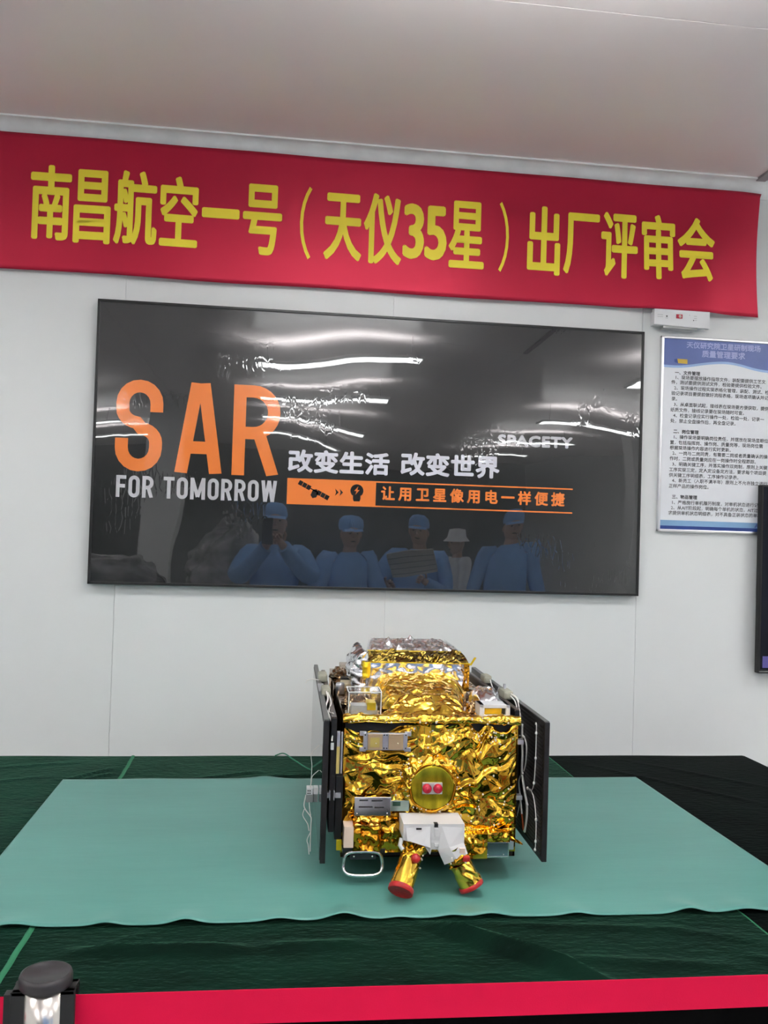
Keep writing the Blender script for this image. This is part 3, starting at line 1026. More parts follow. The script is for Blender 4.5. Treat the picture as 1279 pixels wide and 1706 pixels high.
# ---------------------------------------------------------------- satellite
SAT_O = Vector((0.3975, 2.10, 0.80))
sat = empty('satellite', SAT_O, R(-1.4))
GOLD = mat('gold_foil', (0.84, 0.49, 0.055), rough=0.10, metal=1.0, col2=(0.42, 0.21, 0.014), scale=16, bump=0.00015, bscale=220, rvar=0.05)
GOLD_B = mat('bright_gold_foil', (0.98, 0.64, 0.095), rough=0.18, metal=1.0, col2=(0.84, 0.50, 0.055), scale=18, bump=0.00018, bscale=220, rvar=0.05)
AMBER = mat('amber_foil', (0.72, 0.34, 0.025), rough=0.12, metal=1.0, col2=(0.45, 0.18, 0.012), scale=20, bump=0.00015, bscale=200)
OLIVE = mat('olive_disc', (0.50, 0.40, 0.02), rough=0.24, metal=0.85, col2=(0.27, 0.23, 0.012), scale=60, stretch=(1, 1, .2), bump=0.0003, bscale=90)
SILVER = mat('silver_foil', (0.93, 0.93, 0.95), rough=0.20, metal=1.0, col2=(0.74, 0.72, 0.77), scale=20, bump=0.0002, bscale=200)
DGOLD = mat('dark_gold_foil', (0.36, 0.25, 0.05), rough=0.08, metal=1.0, col2=(0.16, 0.10, 0.02), scale=14, bump=0.0002, bscale=90)
KAPTON = mat('yellow_tape', (0.78, 0.56, 0.02), rough=0.3, metal=0.5, var=0.1)
CARBON = mat('carbon_panel', (0.012, 0.011, 0.012), rough=0.38, var=0.3, scale=40, spec=0.5)
CELL = mat('cell_glass', (0.010, 0.012, 0.020), rough=0.04, spec=0.6, var=0.1)
PINK = mat('pale_tape', (0.72, 0.56, 0.46), rough=0.5)
REDP = mat('red_cover', (0.42, 0.018, 0.020), rough=0.32, var=0.15, scale=60, bump=0.0008, bscale=150)
BRACK = mat('white_bracket', (0.68, 0.67, 0.675), rough=0.4, var=0.015)
GREYM = mat('grey_metal', (0.55, 0.56, 0.60), rough=0.3, metal=0.8)
TAN = mat('ceramic_tan', (0.36, 0.26, 0.16), rough=0.35, var=0.05)
TANY = mat('ceramic_yellow', (0.42, 0.33, 0.09), rough=0.35, var=0.05)
BLUEM = mat('blue_grey_mirror', (0.24, 0.30, 0.34), rough=0.18, metal=0.9, var=0.1)
BROWN = mat('brown_foil', (0.50, 0.34, 0.19), rough=0.14, metal=1.0, col2=(0.24, 0.14, 0.07), scale=30, bump=0.0004, bscale=160)
CREAM = mat('cream', (0.68, 0.60, 0.42), rough=0.5)
ACRY = mat('clear_acrylic', (0.93, 0.95, 0.96), rough=0.04, trans=1.0, ior=1.3, var=0.0)


def facets(su, sv, nu, nv, sp, rng, famp=0.24, radial=None):
    """piecewise flat facets: random points, triangulated, random heights, sampled on the grid"""
    pts = []
    for i in range(int(su / sp) + 3):
        for j in range(int(sv / sp) + 3):
            pts.append(((i - 1 + rng.uniform(-.45, .45) + .5 * (j % 2)) * sp, (j - 1 + rng.uniform(-.45, .45)) * sp))
    if radial:      # facets stretched away from a centre
        pts = [(radial[0], radial[1])]
        r_ = 0.05
        while r_ < su:
            m_ = max(8, int(2 * math.pi * r_ / (sp * .62)))
            pts += [(radial[0] + (r_ + rng.uniform(-.4, .4) * sp * 1.3) * math.cos(2 * math.pi * (k + rng.uniform(-.35, .35)) / m_),
                     radial[1] + (r_ + rng.uniform(-.4, .4) * sp * 1.3) * math.sin(2 * math.pi * (k + rng.uniform(-.35, .35)) / m_)) for k in range(m_)]
            r_ += sp * 1.5
        pts = [q for q in pts if -2 * sp < q[0] < su + 2 * sp and -2 * sp < q[1] < sv + 2 * sp]
    for a in (-3 * sp, su + 3 * sp):
        for b in (-3 * sp, sv + 3 * sp):
            pts.append((a, b))
    hs = rng.uniform(-1, 1, len(pts)) * sp * famp
    res_ = delaunay_2d_cdt([Vector(q) for q in pts], [], [], 0, 1e-6)
    H = np.zeros((nu + 1, nv + 1))
    hu, hv = su / nu, sv / nv
    for tri in res_[2]:
        q = [res_[0][t] for t in tri]
        hh_ = [hs[res_[3][t][0]] if res_[3][t] else 0.0 for t in tri]
        i0 = max(0, int(math.floor(min(c[0] for c in q) / hu)))
        i1 = min(nu, int(math.ceil(max(c[0] for c in q) / hu)))
        j0 = max(0, int(math.floor(min(c[1] for c in q) / hv)))
        j1 = min(nv, int(math.ceil(max(c[1] for c in q) / hv)))
        if i1 < i0 or j1 < j0:
            continue
        UU, VV = np.meshgrid(np.arange(i0, i1 + 1) * hu, np.arange(j0, j1 + 1) * hv, indexing='ij')
        (ax, ay), (bx, by), (cx, cy) = [(c[0], c[1]) for c in q]
        D = (by - cy) * (ax - cx) + (cx - bx) * (ay - cy)
        if abs(D) < 1e-14:
            continue
        l1 = ((by - cy) * (UU - cx) + (cx - bx) * (VV - cy)) / D
        l2 = ((cy - ay) * (UU - cx) + (ax - cx) * (VV - cy)) / D
        l3 = 1 - l1 - l2
        ok = (l1 >= -1e-9) & (l2 >= -1e-9) & (l3 >= -1e-9)
        sub = H[i0:i1 + 1, j0:j1 + 1]
        sub[ok] = (l1 * hh_[0] + l2 * hh_[1] + l3 * hh_[2])[ok]
    return H


def crumple(su, sv, nu, nv, n, ang, rng, wr=(0.004, 0.014), lr=(0.025, 0.08), slope=0.42, edge=0.012, facet=0.0, famp=0.20, fine=0, radial=None, facet2=0.0):
    """height field of overlapping straight folds on a sheet of su x sv metres"""
    U, V_ = np.meshgrid(np.linspace(0, su, nu + 1), np.linspace(0, sv, nv + 1), indexing='ij')
    H = np.zeros_like(U)
    for k in range(n + fine):
        cu, cv_ = rng.uniform(0, su), rng.uniform(0, sv)
        a = ang(cu, cv_) + rng.normal(0, 0.5)
        w_ = rng.uniform(*wr)
        l_ = rng.uniform(*lr)
        if k >= n:
            w_, l_, a = rng.uniform(.0018, .0045), rng.uniform(.012, .05), a + rng.normal(0, .6)
        s_ = (U - cu) * math.cos(a) + (V_ - cv_) * math.sin(a)
        d_ = -(U - cu) * math.sin(a) + (V_ - cv_) * math.cos(a) + 0.12 * s_ * rng.uniform(-1, 1)
        skew = rng.uniform(0.35, 1.6)
        d_ = np.where(d_ > 0, d_ * skew, d_)
        H += rng.choice((-1, 1), p=(.4, .6)) * w_ * slope * np.clip(1 - np.abs(d_) / w_, 0, None) * np.clip(1.25 - (2 * s_ / l_) ** 2, 0, 1)
    if facet:
        H += facets(su, sv, nu, nv, facet, rng, famp, radial)
    if facet2:
        H += facets(su, sv, nu, nv, facet2, rng, 0.11)
    if edge:
        ed = np.minimum(np.minimum(U, su - U), np.minimum(V_, sv - V_))
        H *= np.clip(ed / edge, 0, 1)
    return H


def foil(mb_, P, su, sv, n, ang=None, seed=0, res=0.0025, flip=False, **kw):
    """adds a crumpled sheet; P(u, v) with u, v in 0..1 gives the smooth surface point"""
    rng = np.random.default_rng(seed)
    nu, nv = max(6, int(su / res)), max(6, int(sv / res))
    if ang is None:
        base = rng.uniform(0, math.pi)
        ang = lambda u, v: base + rng.uniform(-1.4, 1.4)
    H = crumple(su, sv, nu, nv, n, ang, rng, **kw)
    G = np.array([[P(i / nu, j / nv) for j in range(nv + 1)] for i in range(nu + 1)], float)
    du = np.gradient(G, axis=0)
    dv = np.gradient(G, axis=1)
    N = np.cross(du, dv)
    N /= np.linalg.norm(N, axis=2, keepdims=True) + 1e-12
    if flip:
        N = -N
    G = G + N * H[..., None]
    vv_ = [tuple(p) for p in G.reshape(-1, 3)]
    ff_ = []
    for i in range(nu):
        for j in range(nv):
            a = i * (nv + 1) + j
            q = (a, a + nv + 1, a + nv + 2, a + 1)
            ff_.append(q[::-1] if flip else q)
    mb_.add(vv_, ff_, True)
    mb_.grid = G
    return mb_


def foil_box(mb_, a, b, n=60, seed=0, faces='FTLRBK', res=0.0025, **kw):
    """a box wrapped in foil; faces: F front(-y) T top L left R right B bottom K back"""
    x0, y0, z0 = a
    x1, y1, z1 = b
    dx, dy, dz = x1 - x0, y1 - y0, z1 - z0
    S = {'F': (lambda u, v: (x0 + dx * u, y0, z0 + dz * v), dx, dz), 'K': (lambda u, v: (x1 - dx * u, y1, z0 + dz * v), dx, dz),
         'T': (lambda u, v: (x0 + dx * u, y0 + dy * v, z1), dx, dy), 'B': (lambda u, v: (x0 + dx * u, y1 - dy * v, z0), dx, dy),
         'L': (lambda u, v: (x0, y1 - dy * u, z0 + dz * v), dy, dz), 'R': (lambda u, v: (x1, y0 + dy * u, z0 + dz * v), dy, dz)}
    tot = dx * dz
    for k, c in enumerate(faces):
        P, su, sv = S[c]
        foil(mb_, P, su, sv, max(6, int(n * su * sv / tot)), seed=seed * 31 + k, res=res, **kw)
    return mb_


W2, BH, BL = 0.205, 0.312, 0.80
DC = (0.0, 0.168)        # centre of the round port on the front face

# bus body: sides, top, bottom and back wrapped; the front is its own sheet
mb = MB()
foil_box(mb, (-W2, 0.004, 0.0), (W2, BL, BH), 60, 3, 'LRBK', res=0.006, wr=(.008, .02), lr=(.04, .12), slope=.3)
body = mb.build('body', AMBER, sat)


def front_ang(u, v):
    dx, dz = u - W2 - DC[0], v - DC[1]
    a = math.atan2(dz, dx)
    if u > 0.27 and v > 0.12:
        return 0.75 + 0.3 * math.sin(u * 40)
    if v < 0.10 and u > 0.25:
        return 0.22
    return a


def front_top(u):
    t_ = 0.309 + 0.003 * math.sin(u * 47) - 0.020 * math.exp(-((u - 0.15) / 0.14) ** 4) - 0.014 * math.exp(-((u - 0.76) / 0.03) ** 2) - 0.015 * math.exp(-((u - 0.92) / 0.05) ** 2)
    return t_ - 0.006 * max(0, math.sin(u * 23 + 1))


mb = MB()
foil(mb, lambda u, v: (-W2 + 2 * W2 * u, 0.0 - 0.006 * math.sin(math.pi * u) * math.sin(math.pi * v), 0.012 + (front_top(u) - 0.012) * v), 2 * W2, 0.285, 55, front_ang, 11,
     res=0.0016, wr=(.004, .014), lr=(.04, .12), slope=.45, edge=.006, facet=.027, famp=.21, fine=70, radial=(W2 + DC[0], DC[1] - .012), facet2=.012)
FRONT_GRID = mb.grid
tag(mb.build('front_foil', GOLD, sat), 'crumpled gold foil front')
MB().box((-W2 + .003, 0.010, 0.0), (W2 - .003, 0.02, BH - .004)).build('front_plate', M_BLACKM, sat)
# rolled foil lip along the top front edge
mb = MB()


def lip(u, v):
    a = -0.9 + v * 4.2
    r_ = 0.0105 + 0.0012 * math.sin(u * 31)
    return (-W2 - 0.004 + (2 * W2 + 0.008) * u, 0.004 - r_ * math.cos(a) * 1.25, 0.318 + r_ * math.sin(a))


foil(mb, lip, 2 * W2, 0.045, 110, lambda u, v: 0.7, 5, res=0.002, wr=(.003, .008), lr=(.015, .045), slope=.4, edge=0.0)
tag(mb.build('top_lip', GOLD_B, sat), 'rolled gold foil edge')
# upper deck sheet
mb = MB()
foil(mb, lambda u, v: (-W2 + 2 * W2 * u, 0.01 + (BL - 0.01) * v, BH + 0.002), 2 * W2, BL, 260, None, 9, res=0.004, wr=(.005, .016), lr=(.02, .07), slope=.6)
mb.build('deck_foil', BROWN, sat)
# central gold foil mound rising towards the payload box
mb = MB()


def mound(u, v):
    y_ = 0.018 + 0.24 * v
    w_ = np.interp(v, [0, .12, .36, .42, 1], [.118, .112, .075, .100, .126])
    h_ = np.interp(v, [0, .06, .34, .40, .55, 1], [.004, .010, .044, .042, .048, .074])
    s_ = 2 * u - 1
    e = 1 - abs(s_) ** 7
    cx_ = np.interp(v, [0, .36, 1], [-0.006, -0.006, 0.0])
    return (cx_ + w_ * s_, y_, BH + 0.002 + h_ * (0.12 + 0.88 * e))


foil(mb, mound, 0.24, 0.26, 50, lambda u, v: 0.15 + 0.6 * math.sin(u * 25) * (1 if v > .1 else .4), 21, res=0.0018, wr=(.003, .010), lr=(.03, .09), slope=.42, edge=.004, facet=.022, famp=.17, fine=60, facet2=.011)
tag(mb.build('foil_mound', GOLD_B, sat), 'bright gold crumpled foil over the deck')

# payload box: silver foil with a dark gold sloping band edged in yellow tape
pay = empty('payload_box', (0, 0, 0))
pay.parent = sat
mb = MB()
foil(mb, lambda u, v: (-0.130 + 0.258 * u, 0.250, BH + 0.100 * v), 0.258, 0.10, 50, None, 31, res=0.0025, wr=(.003, .009), lr=(.02, .06), slope=.35, facet=.016)
foil(mb, lambda u, v: (-0.130 + 0.02 * v, 0.250 + 0.25 * (1 - u), BH + np.interp(1 - u, [0, .24, 1], [.10, .123, .136]) * v), 0.25, 0.12, 30, None, 33, res=0.003, wr=(.004, .012), lr=(.02, .06), slope=.4, facet=.02)
foil(mb, lambda u, v: (0.130 - 0.02 * u * v, 0.250 + 0.25 * u, BH + np.interp(u, [0, .24, 1], [.10, .123, .136]) * v), 0.25, 0.12, 60, None, 34, res=0.004, wr=(.004, .012), lr=(.02, .06), slope=.4)
mb.box((-0.12, 0.26, BH), (0.12, 0.49, BH + .095))
mb.build('silver_wrap', SILVER, pay)
mb = MB()
foil(mb, lambda u, v: (-0.128 + 0.024 * v + (0.250 - 0.048 * v) * u, 0.310 + 0.19 * v, BH + .123 + .013 * v), 0.24, 0.19, 90, None, 35, res=0.0022, wr=(.004, .012), lr=(.02, .06), slope=.55, facet=.018, famp=.19, fine=60)
mb.build('silver_top', mat('satin_silver_foil', (0.93, 0.93, 0.95), rough=0.27, metal=1.0, col2=(0.80, 0.78, 0.80), scale=20, bump=0.0003, bscale=200), pay)
mb = MB()
foil(mb, lambda u, v: (-0.132 + .004 * v + (0.266 - .014 * v) * u, 0.249 + 0.062 * v, BH + .101 + .022 * v + .004 * math.sin(math.pi * v)), 0.26, 0.066, 70, lambda u, v: 0.5, 36, res=0.002, wr=(.003, .008), lr=(.03, .09), slope=.8, edge=.003)
tag(mb.build('dark_band', DGOLD, pay), 'dark mirror gold band')
mb = MB()
foil(mb, lambda u, v: (-0.133 + 0.27 * u, 0.2465 + .004 * v, BH + .1012 + .0020 * v), 0.27, 0.008, 30, None, 37, res=0.002, wr=(.002, .004), lr=(.01, .02), slope=.3, edge=0)
foil(mb, lambda u, v: (-0.130 + 0.252 * u, 0.303 + .010 * v, BH + .1235 + .0025 * v), 0.25, 0.010, 30, None, 38, res=0.002, wr=(.002, .004), lr=(.01, .02), slope=.3, edge=0)
mb.build('yellow_tape', KAPTON, pay)
# yellow tape pieces at both ends and the upright flap on the right
mb = MB()
foil(mb, lambda u, v: (-0.146 + 0.020 * u, 0.246 - .006 * math.sin(math.pi * u), BH + .062 + .042 * v), 0.02, 0.042, 24, None, 39, res=0.002, wr=(.002, .005), lr=(.01, .02), slope=.4, edge=0)
mb.build('tape_patch', KAPTON, pay)
mb = MB()
foil(mb, lambda u, v: (0.120 + 0.016 * u, 0.244 + .01 * u, BH + .030 + .072 * v), 0.016, 0.072, 24, None, 40, res=0.002, wr=(.002, .005), lr=(.01, .03), slope=.4, edge=0)
mb.build('corner_foil', AMBER, pay)
mb = MB()
fp = [(0.134, 0.247, BH + .098), (0.140, 0.247, BH + .098), (0.152, 0.243, BH + .119), (0.146, 0.243, BH + .120)]
mb.add(fp + [(a, b + .0012, c) for a, b, c in fp], [(0, 1, 2, 3), (7, 6, 5, 4), (0, 4, 5, 1), (1, 5, 6, 2), (2, 6, 7, 3), (3, 7, 4, 0)])
mb.build('tape_flap', KAPTON, pay)
# rounded silver pillow on the left end
mb = MB()
foil(mb, lambda u, v: (-0.140 - 0.034 * math.sin(math.pi * min(1, v * 1.02)) ** .6, 0.27 + 0.20 * (1 - u), BH + .010 + .118 * v), 0.20, 0.16, 40, None, 41, res=0.003, wr=(.004, .012), lr=(.02, .06), slope=.45, edge=0, facet=.022)
foil(mb, lambda u, v: (-0.140 - 0.034 * math.sin(math.pi * min(1, v * 1.02)) ** .6 * (1 - u) + .008 * u, 0.270 - 0.012 * math.sin(math.pi * u / 1.2), BH + .010 + .118 * v), 0.035, 0.13, 20, None, 42, res=0.0022, wr=(.003, .008), lr=(.02, .04), slope=.4, edge=0, facet=.014)
mb.build('silver_pillow', SILVER, pay)

# clear acrylic cover on the deck, left
cb = empty('clear_cover', (0, 0, 0))
cb.parent = sat
x0, x1, y0, y1, z0, z1, t = -0.196, -0.118, 0.026, 0.100, 0.3195, 0.372, 0.0035
for a, b in (((x0, y0, z0), (x1, y0 + t, z1)), ((x0, y1 - t, z0), (x1, y1, z1)), ((x0, y0 + t, z0), (x0 + t, y1 - t, z1)), ((x1 - t, y0 + t, z0), (x1, y1 - t, z1)), ((x0, y0, z1), (x1, y1, z1 + t))):
    MB().box(a, b, 0.0006).build('pane', ACRY, cb)
mb = MB()
for xx in (x0 + .001, x1 - .001):
    mb.tube([(xx, y0, z0), (xx, y0, z1 + t)], 0.0011, 6)
for zz, yy in ((z1 + t, y0), (z1 + t, y1), (z0 + .002, y0)):
    mb.tube([(x0, yy, zz), (x1, yy, zz)], 0.0011, 6)
for xx in (x0, x1):
    mb.tube([(xx, y0, z1 + t), (xx, y1, z1 + t)], 0.0011, 6)
mb.build('edge_strip', mat('frosted_edge', (0.78, 0.80, 0.82), rough=0.4), cb)
MB().box((x0 + .008, y0 + .012, z0), (x1 - .008, y1 - .02, z0 + .022), .001).build('inner_block', mat('pale_block', (0.62, 0.61, 0.60), rough=0.4), cb)
MB().box((x0 + .045, y0 + .010, z0 + .012), (x1 - .012, y1 - .02, z0 + .030), .001).build('yellow_insert', KAPTON, cb)
MB().box((x0 - .002, y0 - .008, z0 - .012), (x1 + .004, y1, z0), .001).build('base_block', mat('taupe', (0.45, 0.38, 0.32), rough=0.5), cb)

# white tray with amber window, right
wt = empty('sensor_tray', (0, 0, 0))
wt.parent = sat
x0, x1, y0, y1, z0, z1 = 0.116, 0.190, 0.022, 0.075, 0.322, 0.350
mb = MB()
mb.box((x0, y0, z0), (x0 + .012, y1, z1), .001)
mb.box((x1 - .010, y0, z0), (x1, y1, z1), .001)
mb.box((x0, y0, z1 - .008), (x1, y1, z1), .001)
mb.box((x0, y0, z0), (x1, y1, z0 + .004), .001)
mb.box((x0, y1 - .004, z0), (x1, y1, z1), .001)
mb.build('tray_frame', mat('tray_white', (0.68, 0.69, 0.72), rough=0.4), wt)
MB().box((x0 + .0125, y0 + .006, z0 + .0045), (x1 - .0195, y1 - .005, z1 - .0085)).build('amber_window', mat('amber_window', (0.62, 0.40, 0.02), rough=0.25, metal=.4), wt)
MB().box((x1 - .0185, y0 + .006, z0 + .0045), (x1 - .0105, y1 - .005, z1 - .0085)).build('dark_slot', M_BLACK, wt)

# crumpled silver bag and small units on the deck
mb = MB()


def blob(cx_, cy_, rx_, ry_, h_):
    def P(u, v):
        a = 2 * math.pi * u
        rr = math.cos(v * math.pi / 2) ** .7
        return (cx_ + rx_ * rr * math.cos(a), cy_ + ry_ * rr * math.sin(a), BH + h_ * math.sin(v * math.pi / 2))
    return P


foil(mb, blob(0.165, 0.19, 0.040, 0.07, 0.050), 0.26, 0.07, 50, None, 51, res=0.003, wr=(.003, .010), lr=(.012, .04), slope=.5, edge=0, facet=.016)
mb.build('silver_bag', SILVER, sat)
mb = MB()
foil(mb, blob(-0.168, 0.16, 0.036, 0.05, 0.030), 0.24, 0.05, 100, None, 52, res=0.003, wr=(.003, .008), lr=(.012, .03), slope=.7, edge=0)
mb.build('brown_foil_pack', BROWN, sat)
mb = MB()
foil(mb, blob(-0.180, 0.62, 0.030, 0.08, 0.028), 0.24, 0.05, 100, None, 53, res=0.003, wr=(.003, .008), lr=(.012, .03), slope=.7, edge=0)
mb.build('brown_foil_pack', BROWN, sat)
mb = MB()
foil(mb, blob(0.115, 0.090, 0.018, 0.02, 0.034), 0.10, 0.04, 40, None, 54, res=0.002, wr=(.003, .008), lr=(.012, .03), slope=.7, edge=0)
mb.build('brown_foil_pack', BROWN, sat)
MB().box((-0.178, 0.70, BH), (-0.105, 0.75, BH + .030), .002).build('deck_unit', mat('taupe_unit', (0.36, 0.33, 0.28), rough=0.5), sat)
MB().box((-0.185, 0.52, BH), (-0.135, 0.57, BH + .018), .002).build('deck_unit', M_BLACK, sat)
MB().box((-0.190, 0.40, BH), (-0.120, 0.47, BH + .020), .002).build('deck_unit', CREAM, sat)
MB().lathe([(0, 0), (.012, 0), (.012, .026), (.010, .030), (0, .030)], Matrix.Translation((-.196, .36, BH)), 16).build('deck_connector', GREYM, sat)

# twin patch unit, upper left of the front
pu = empty('patch_antenna', (0, 0, 0))
pu.parent = sat
MB().box((-0.162, -0.020, 0.251), (-0.060, -0.008, 0.290), .001).build('backing', GREYM, pu)
MB().box((-0.152, -0.024, 0.253), (-0.118, -0.0195, 0.289), .0008).build('patch', TAN, pu)
MB().box((-0.104, -0.024, 0.253), (-0.070, -0.0195, 0.289), .0008).build('patch', TAN, pu)
MB().box((-0.147, -0.0245, 0.259), (-0.125, -0.0235, 0.281)).build('patch_face', TANY, pu)
MB().box((-0.098, -0.0245, 0.259), (-0.076, -0.0235, 0.283)).build('patch_face', TAN, pu)
for xx in (-0.136, -0.086):
    MB().sphere((xx + .003, -0.0245, 0.268), 0.0018, 8, 6).build('feed_pin', CREAM, pu)
mb = MB()
for xx in (-0.158, -0.114, -0.108, -0.064):
    for zz in (0.256, 0.286):
        mb.lathe([(0, 0), (.0016, 0), (.0016, .002), (0, .002)], Matrix.Translation((xx, -0.0195, zz)) @ Matrix.Rotation(R(90), 4, 'X'), 8)
mb.build('screw', M_BLACK, pu)
mb = MB()
for a in ((-0.170, 0.247), (-0.066, 0.247), (-0.170, 0.283), (-0.066, 0.283)):
    mb.box((a[0], -0.016, a[1]), (a[0] + .015, -0.010, a[1] + .010), .001)
mb.build('mount_tab', GREYM, pu)

# round port with two red caps
rp_ = empty('round_port', (0, 0, 0))
rp_.parent = sat
mb = MB()


def collar(u, v):
    a = 2 * math.pi * u
    rr = 0.050 + 0.026 * v
    return (DC[0] + rr * math.cos(a), -0.027 + 0.026 * v ** 1.3, DC[1] + rr * math.sin(a))


foil(mb, collar, 0.38, 0.036, 90, lambda u, v: 1.57, 61, res=0.002, flip=True, wr=(.003, .007), lr=(.012, .036), slope=.5, edge=0, facet=.013)
mb.build('foil_collar', GOLD_B, rp_)
mb = MB()
mb.lathe([(0.0, -.0032), (0.02, -.0029), (0.035, -.0018), (0.047, -.0002), (0.0515, .001), (0.0515, .012)], Matrix.Translation((DC[0], -0.0285, DC[1])) @ Matrix.Rotation(R(-90), 4, 'X'), 48)
mb.build('port_face', OLIVE, rp_)
mb = MB()
mb.tube([(DC[0] + (.0535 + .0012 * math.sin(7 * a)) * math.cos(a), -0.0265 + .0015 * math.sin(5 * a), DC[1] + (.0535 + .0012 * math.sin(7 * a)) * math.sin(a)) for a in np.linspace(0, 2 * math.pi, 72, endpoint=False)], 0.0030, 8, closed=True)
mb.build('foil_rim', AMBER, rp_)
MB().box((-0.0245, -0.0375, 0.156), (0.0215, -0.0305, 0.1815), .0008).build('cap_plate', mat('plate_lilac', (0.55, 0.53, 0.57), rough=0.3, metal=.3), rp_)
for xx in (-0.0145, 0.0105):
    mb = MB()
    mb.lathe([(0.0105, 0.0), (0.0108, .004), (0.0098, .009), (0.0065, .0125), (0.0, .0135)], Matrix.Translation((xx, -0.0375, 0.1695)) @ Matrix.Rotation(R(90), 4, 'X'), 20)
    tag(mb.build('red_cap', mat('red_cap', (0.42, 0.010, 0.035), rough=0.25, var=0.2, scale=120), rp_), 'small red cap')

# slotted plate and little green plate, lower left
pl = empty('slotted_plate', (0, 0, 0))
pl.parent = sat
MB().box((-0.178, -0.020, 0.101), (-0.094, -0.012, 0.144), .0008).build('plate', mat('mirror_plate', (0.62, 0.62, 0.68), rough=0.12, metal=1.0), pl)
for cx_, cz_, w_ in ((-0.157, 0.137, .020), (-0.126, 0.136, .026), (-0.152, 0.122, .032), (-0.121, 0.121, .022)):
    MB().box((cx_ - w_ / 2, -0.0208, cz_ - .0016), (cx_ + w_ / 2, -0.0196, cz_ + .0016)).build('slot', M_BLACK, pl)
mb = MB()
for xx in (-0.172, -0.102):
    mb.sphere((xx, -0.0205, 0.107), 0.002, 8, 6)
mb.build('screw', M_STEEL, pl)
gp = MB().box((-0.094, -0.020, 0.112), (-0.052, -0.012, 0.136), .0008).build('green_plate', mat('green_plate', (0.28, 0.36, 0.32), rough=0.2, metal=.6), sat)
MB().box((-0.090, -0.0208, 0.124), (-0.072, -0.0196, 0.134)).build('dark_window', mat('dark_green_glass', (0.01, 0.04, 0.025), rough=0.1), gp)

# foil-wrapped boxes along the lower front
mb = MB()
foil_box(mb, (-0.181, -0.045, 0.030), (-0.118, 0.0, 0.088), 24, 71, 'FTLRB', wr=(.003, .010), lr=(.02, .05), slope=.5, facet=.018)
lb = mb.build('foil_box', AMBER, sat)
mb = MB()
foil(mb, lambda u, v: (-0.178 + 0.085 * u, -0.030 + .02 * v, 0.089 + .010 * v + .004 * math.sin(u * 9)), 0.085, 0.022, 30, lambda u, v: .1, 72, wr=(.003, .006), lr=(.02, .05), slope=.5, edge=0)
mb.build('foil_ledge', GOLD_B, sat)
mb = MB()
foil_box(mb, (-0.118, -0.030, 0.022), (-0.076, 0.0, 0.092), 24, 73, 'FTLRB', wr=(.003, .010), lr=(.02, .05), slope=.6, facet=.018)
mb.build('foil_box', GOLD, sat)
mb = MB()
foil_box(mb, (0.072, -0.030, 0.006), (0.132, 0.0, 0.062), 24, 74, 'FTLRB', wr=(.003, .010), lr=(.02, .05), slope=.5, facet=.018)
mb.build('foil_box', GOLD, sat)
mb = MB()
foil_box(mb, (0.120, -0.026, 0.042), (0.186, 0.0, 0.064), 24, 75, 'FTLRB', wr=(.003, .008), lr=(.02, .05), slope=.4, facet=.018)
mb.build('foil_box', GOLD, sat)
MB().box((-0.202, -0.047, 0.038), (-0.180, -0.0, 0.085), .001).build('tape_panel', PINK, sat)
bb = MB().box((0.128, -0.022, 0.008), (0.184, 0.02, 0.0405), .001).build('mirror_box', BLUEM, sat)
mb = MB()
for a, b in (((0.128, -0.0235, 0.006), (0.184, -0.021, 0.009)), ((0.182, -0.0235, 0.006), (0.1845, -0.021, 0.041))):
    mb.box(a, b, .0004)
for xx in (0.134, 0.172):
    mb.sphere((xx, -0.0235, 0.013), 0.0014, 8, 6)
mb.build('edge_strip', M_STEEL, bb)
MB().box((0.1855, -0.008, 0.018), (0.200, 0.02, 0.044), .002).build('connector', GREYM, sat)
mb = MB()
foil(mb, lambda u, v: (0.176 + .042 * u, -0.012 - .006 * u, 0.046 - 0.012 * u + .018 * v * (1 - u * .85)), 0.042, 0.02, 24, None, 77, res=.002, wr=(.003, .006), lr=(.01, .03), slope=.6, edge=0)
mb.build('loose_foil_corner', AMBER, sat)
# lifting handle, lower left
hn = empty('handle', (0, 0, 0))
hn.parent = sat
hp = []
cx_, cz_, hw, hh = -0.156, 0.0005, 0.043, 0.0255
for k in range(40):
    a = 2 * math.pi * k / 40
    c, s = math.cos(a), math.sin(a)
    wid = hw * (1.0 if s > 0 else 1.04)
    hp.append((cx_ + wid * math.copysign(abs(c) ** .55, c), -0.035 - 0.010 * (s < 0) * abs(s), cz_ + hh * math.copysign(abs(s) ** .55, s)))
MB().tube(hp, 0.0040, 10, closed=True).build('loop', M_STEEL, hn)
mb = MB()
mb.box((-0.203, -0.030, 0.020), (-0.105, 0.02, 0.030), .001)
mb.box((-0.185, -0.024, 0.004), (-0.125, -0.018, 0.022), .001)
mb.build('mount_plate', mat('dark_metal', (0.05, 0.055, 0.06), rough=0.3, metal=.8), hn)
mb = MB()
for xx in (-0.176, -0.134):
    mb.sphere((xx, -0.026, 0.012), 0.003, 10, 8)
mb.build('bolt', M_STEEL, hn)

# white star-tracker bracket with two splayed arms
br = empty('tracker_bracket', (0, 0, 0))
br.parent = sat
mb = MB()
FY, BKY = -0.100, -0.018
zt = 0.108


def two(poly, d0, d1):
    mb.prism(poly, d0, d1, lambda a, b, d: (a, d, b))


two([(-0.074, 0.073), (-0.028, 0.062), (-0.013, 0.041), (-0.010, 0.052), (0.004, 0.052), (0.020, 0.018), (0.070, 0.046), (0.063, 0.066), (0.063, zt), (-0.074, zt)], FY, BKY)
mb.build('bracket_block', BRACK, br, fixn=True)
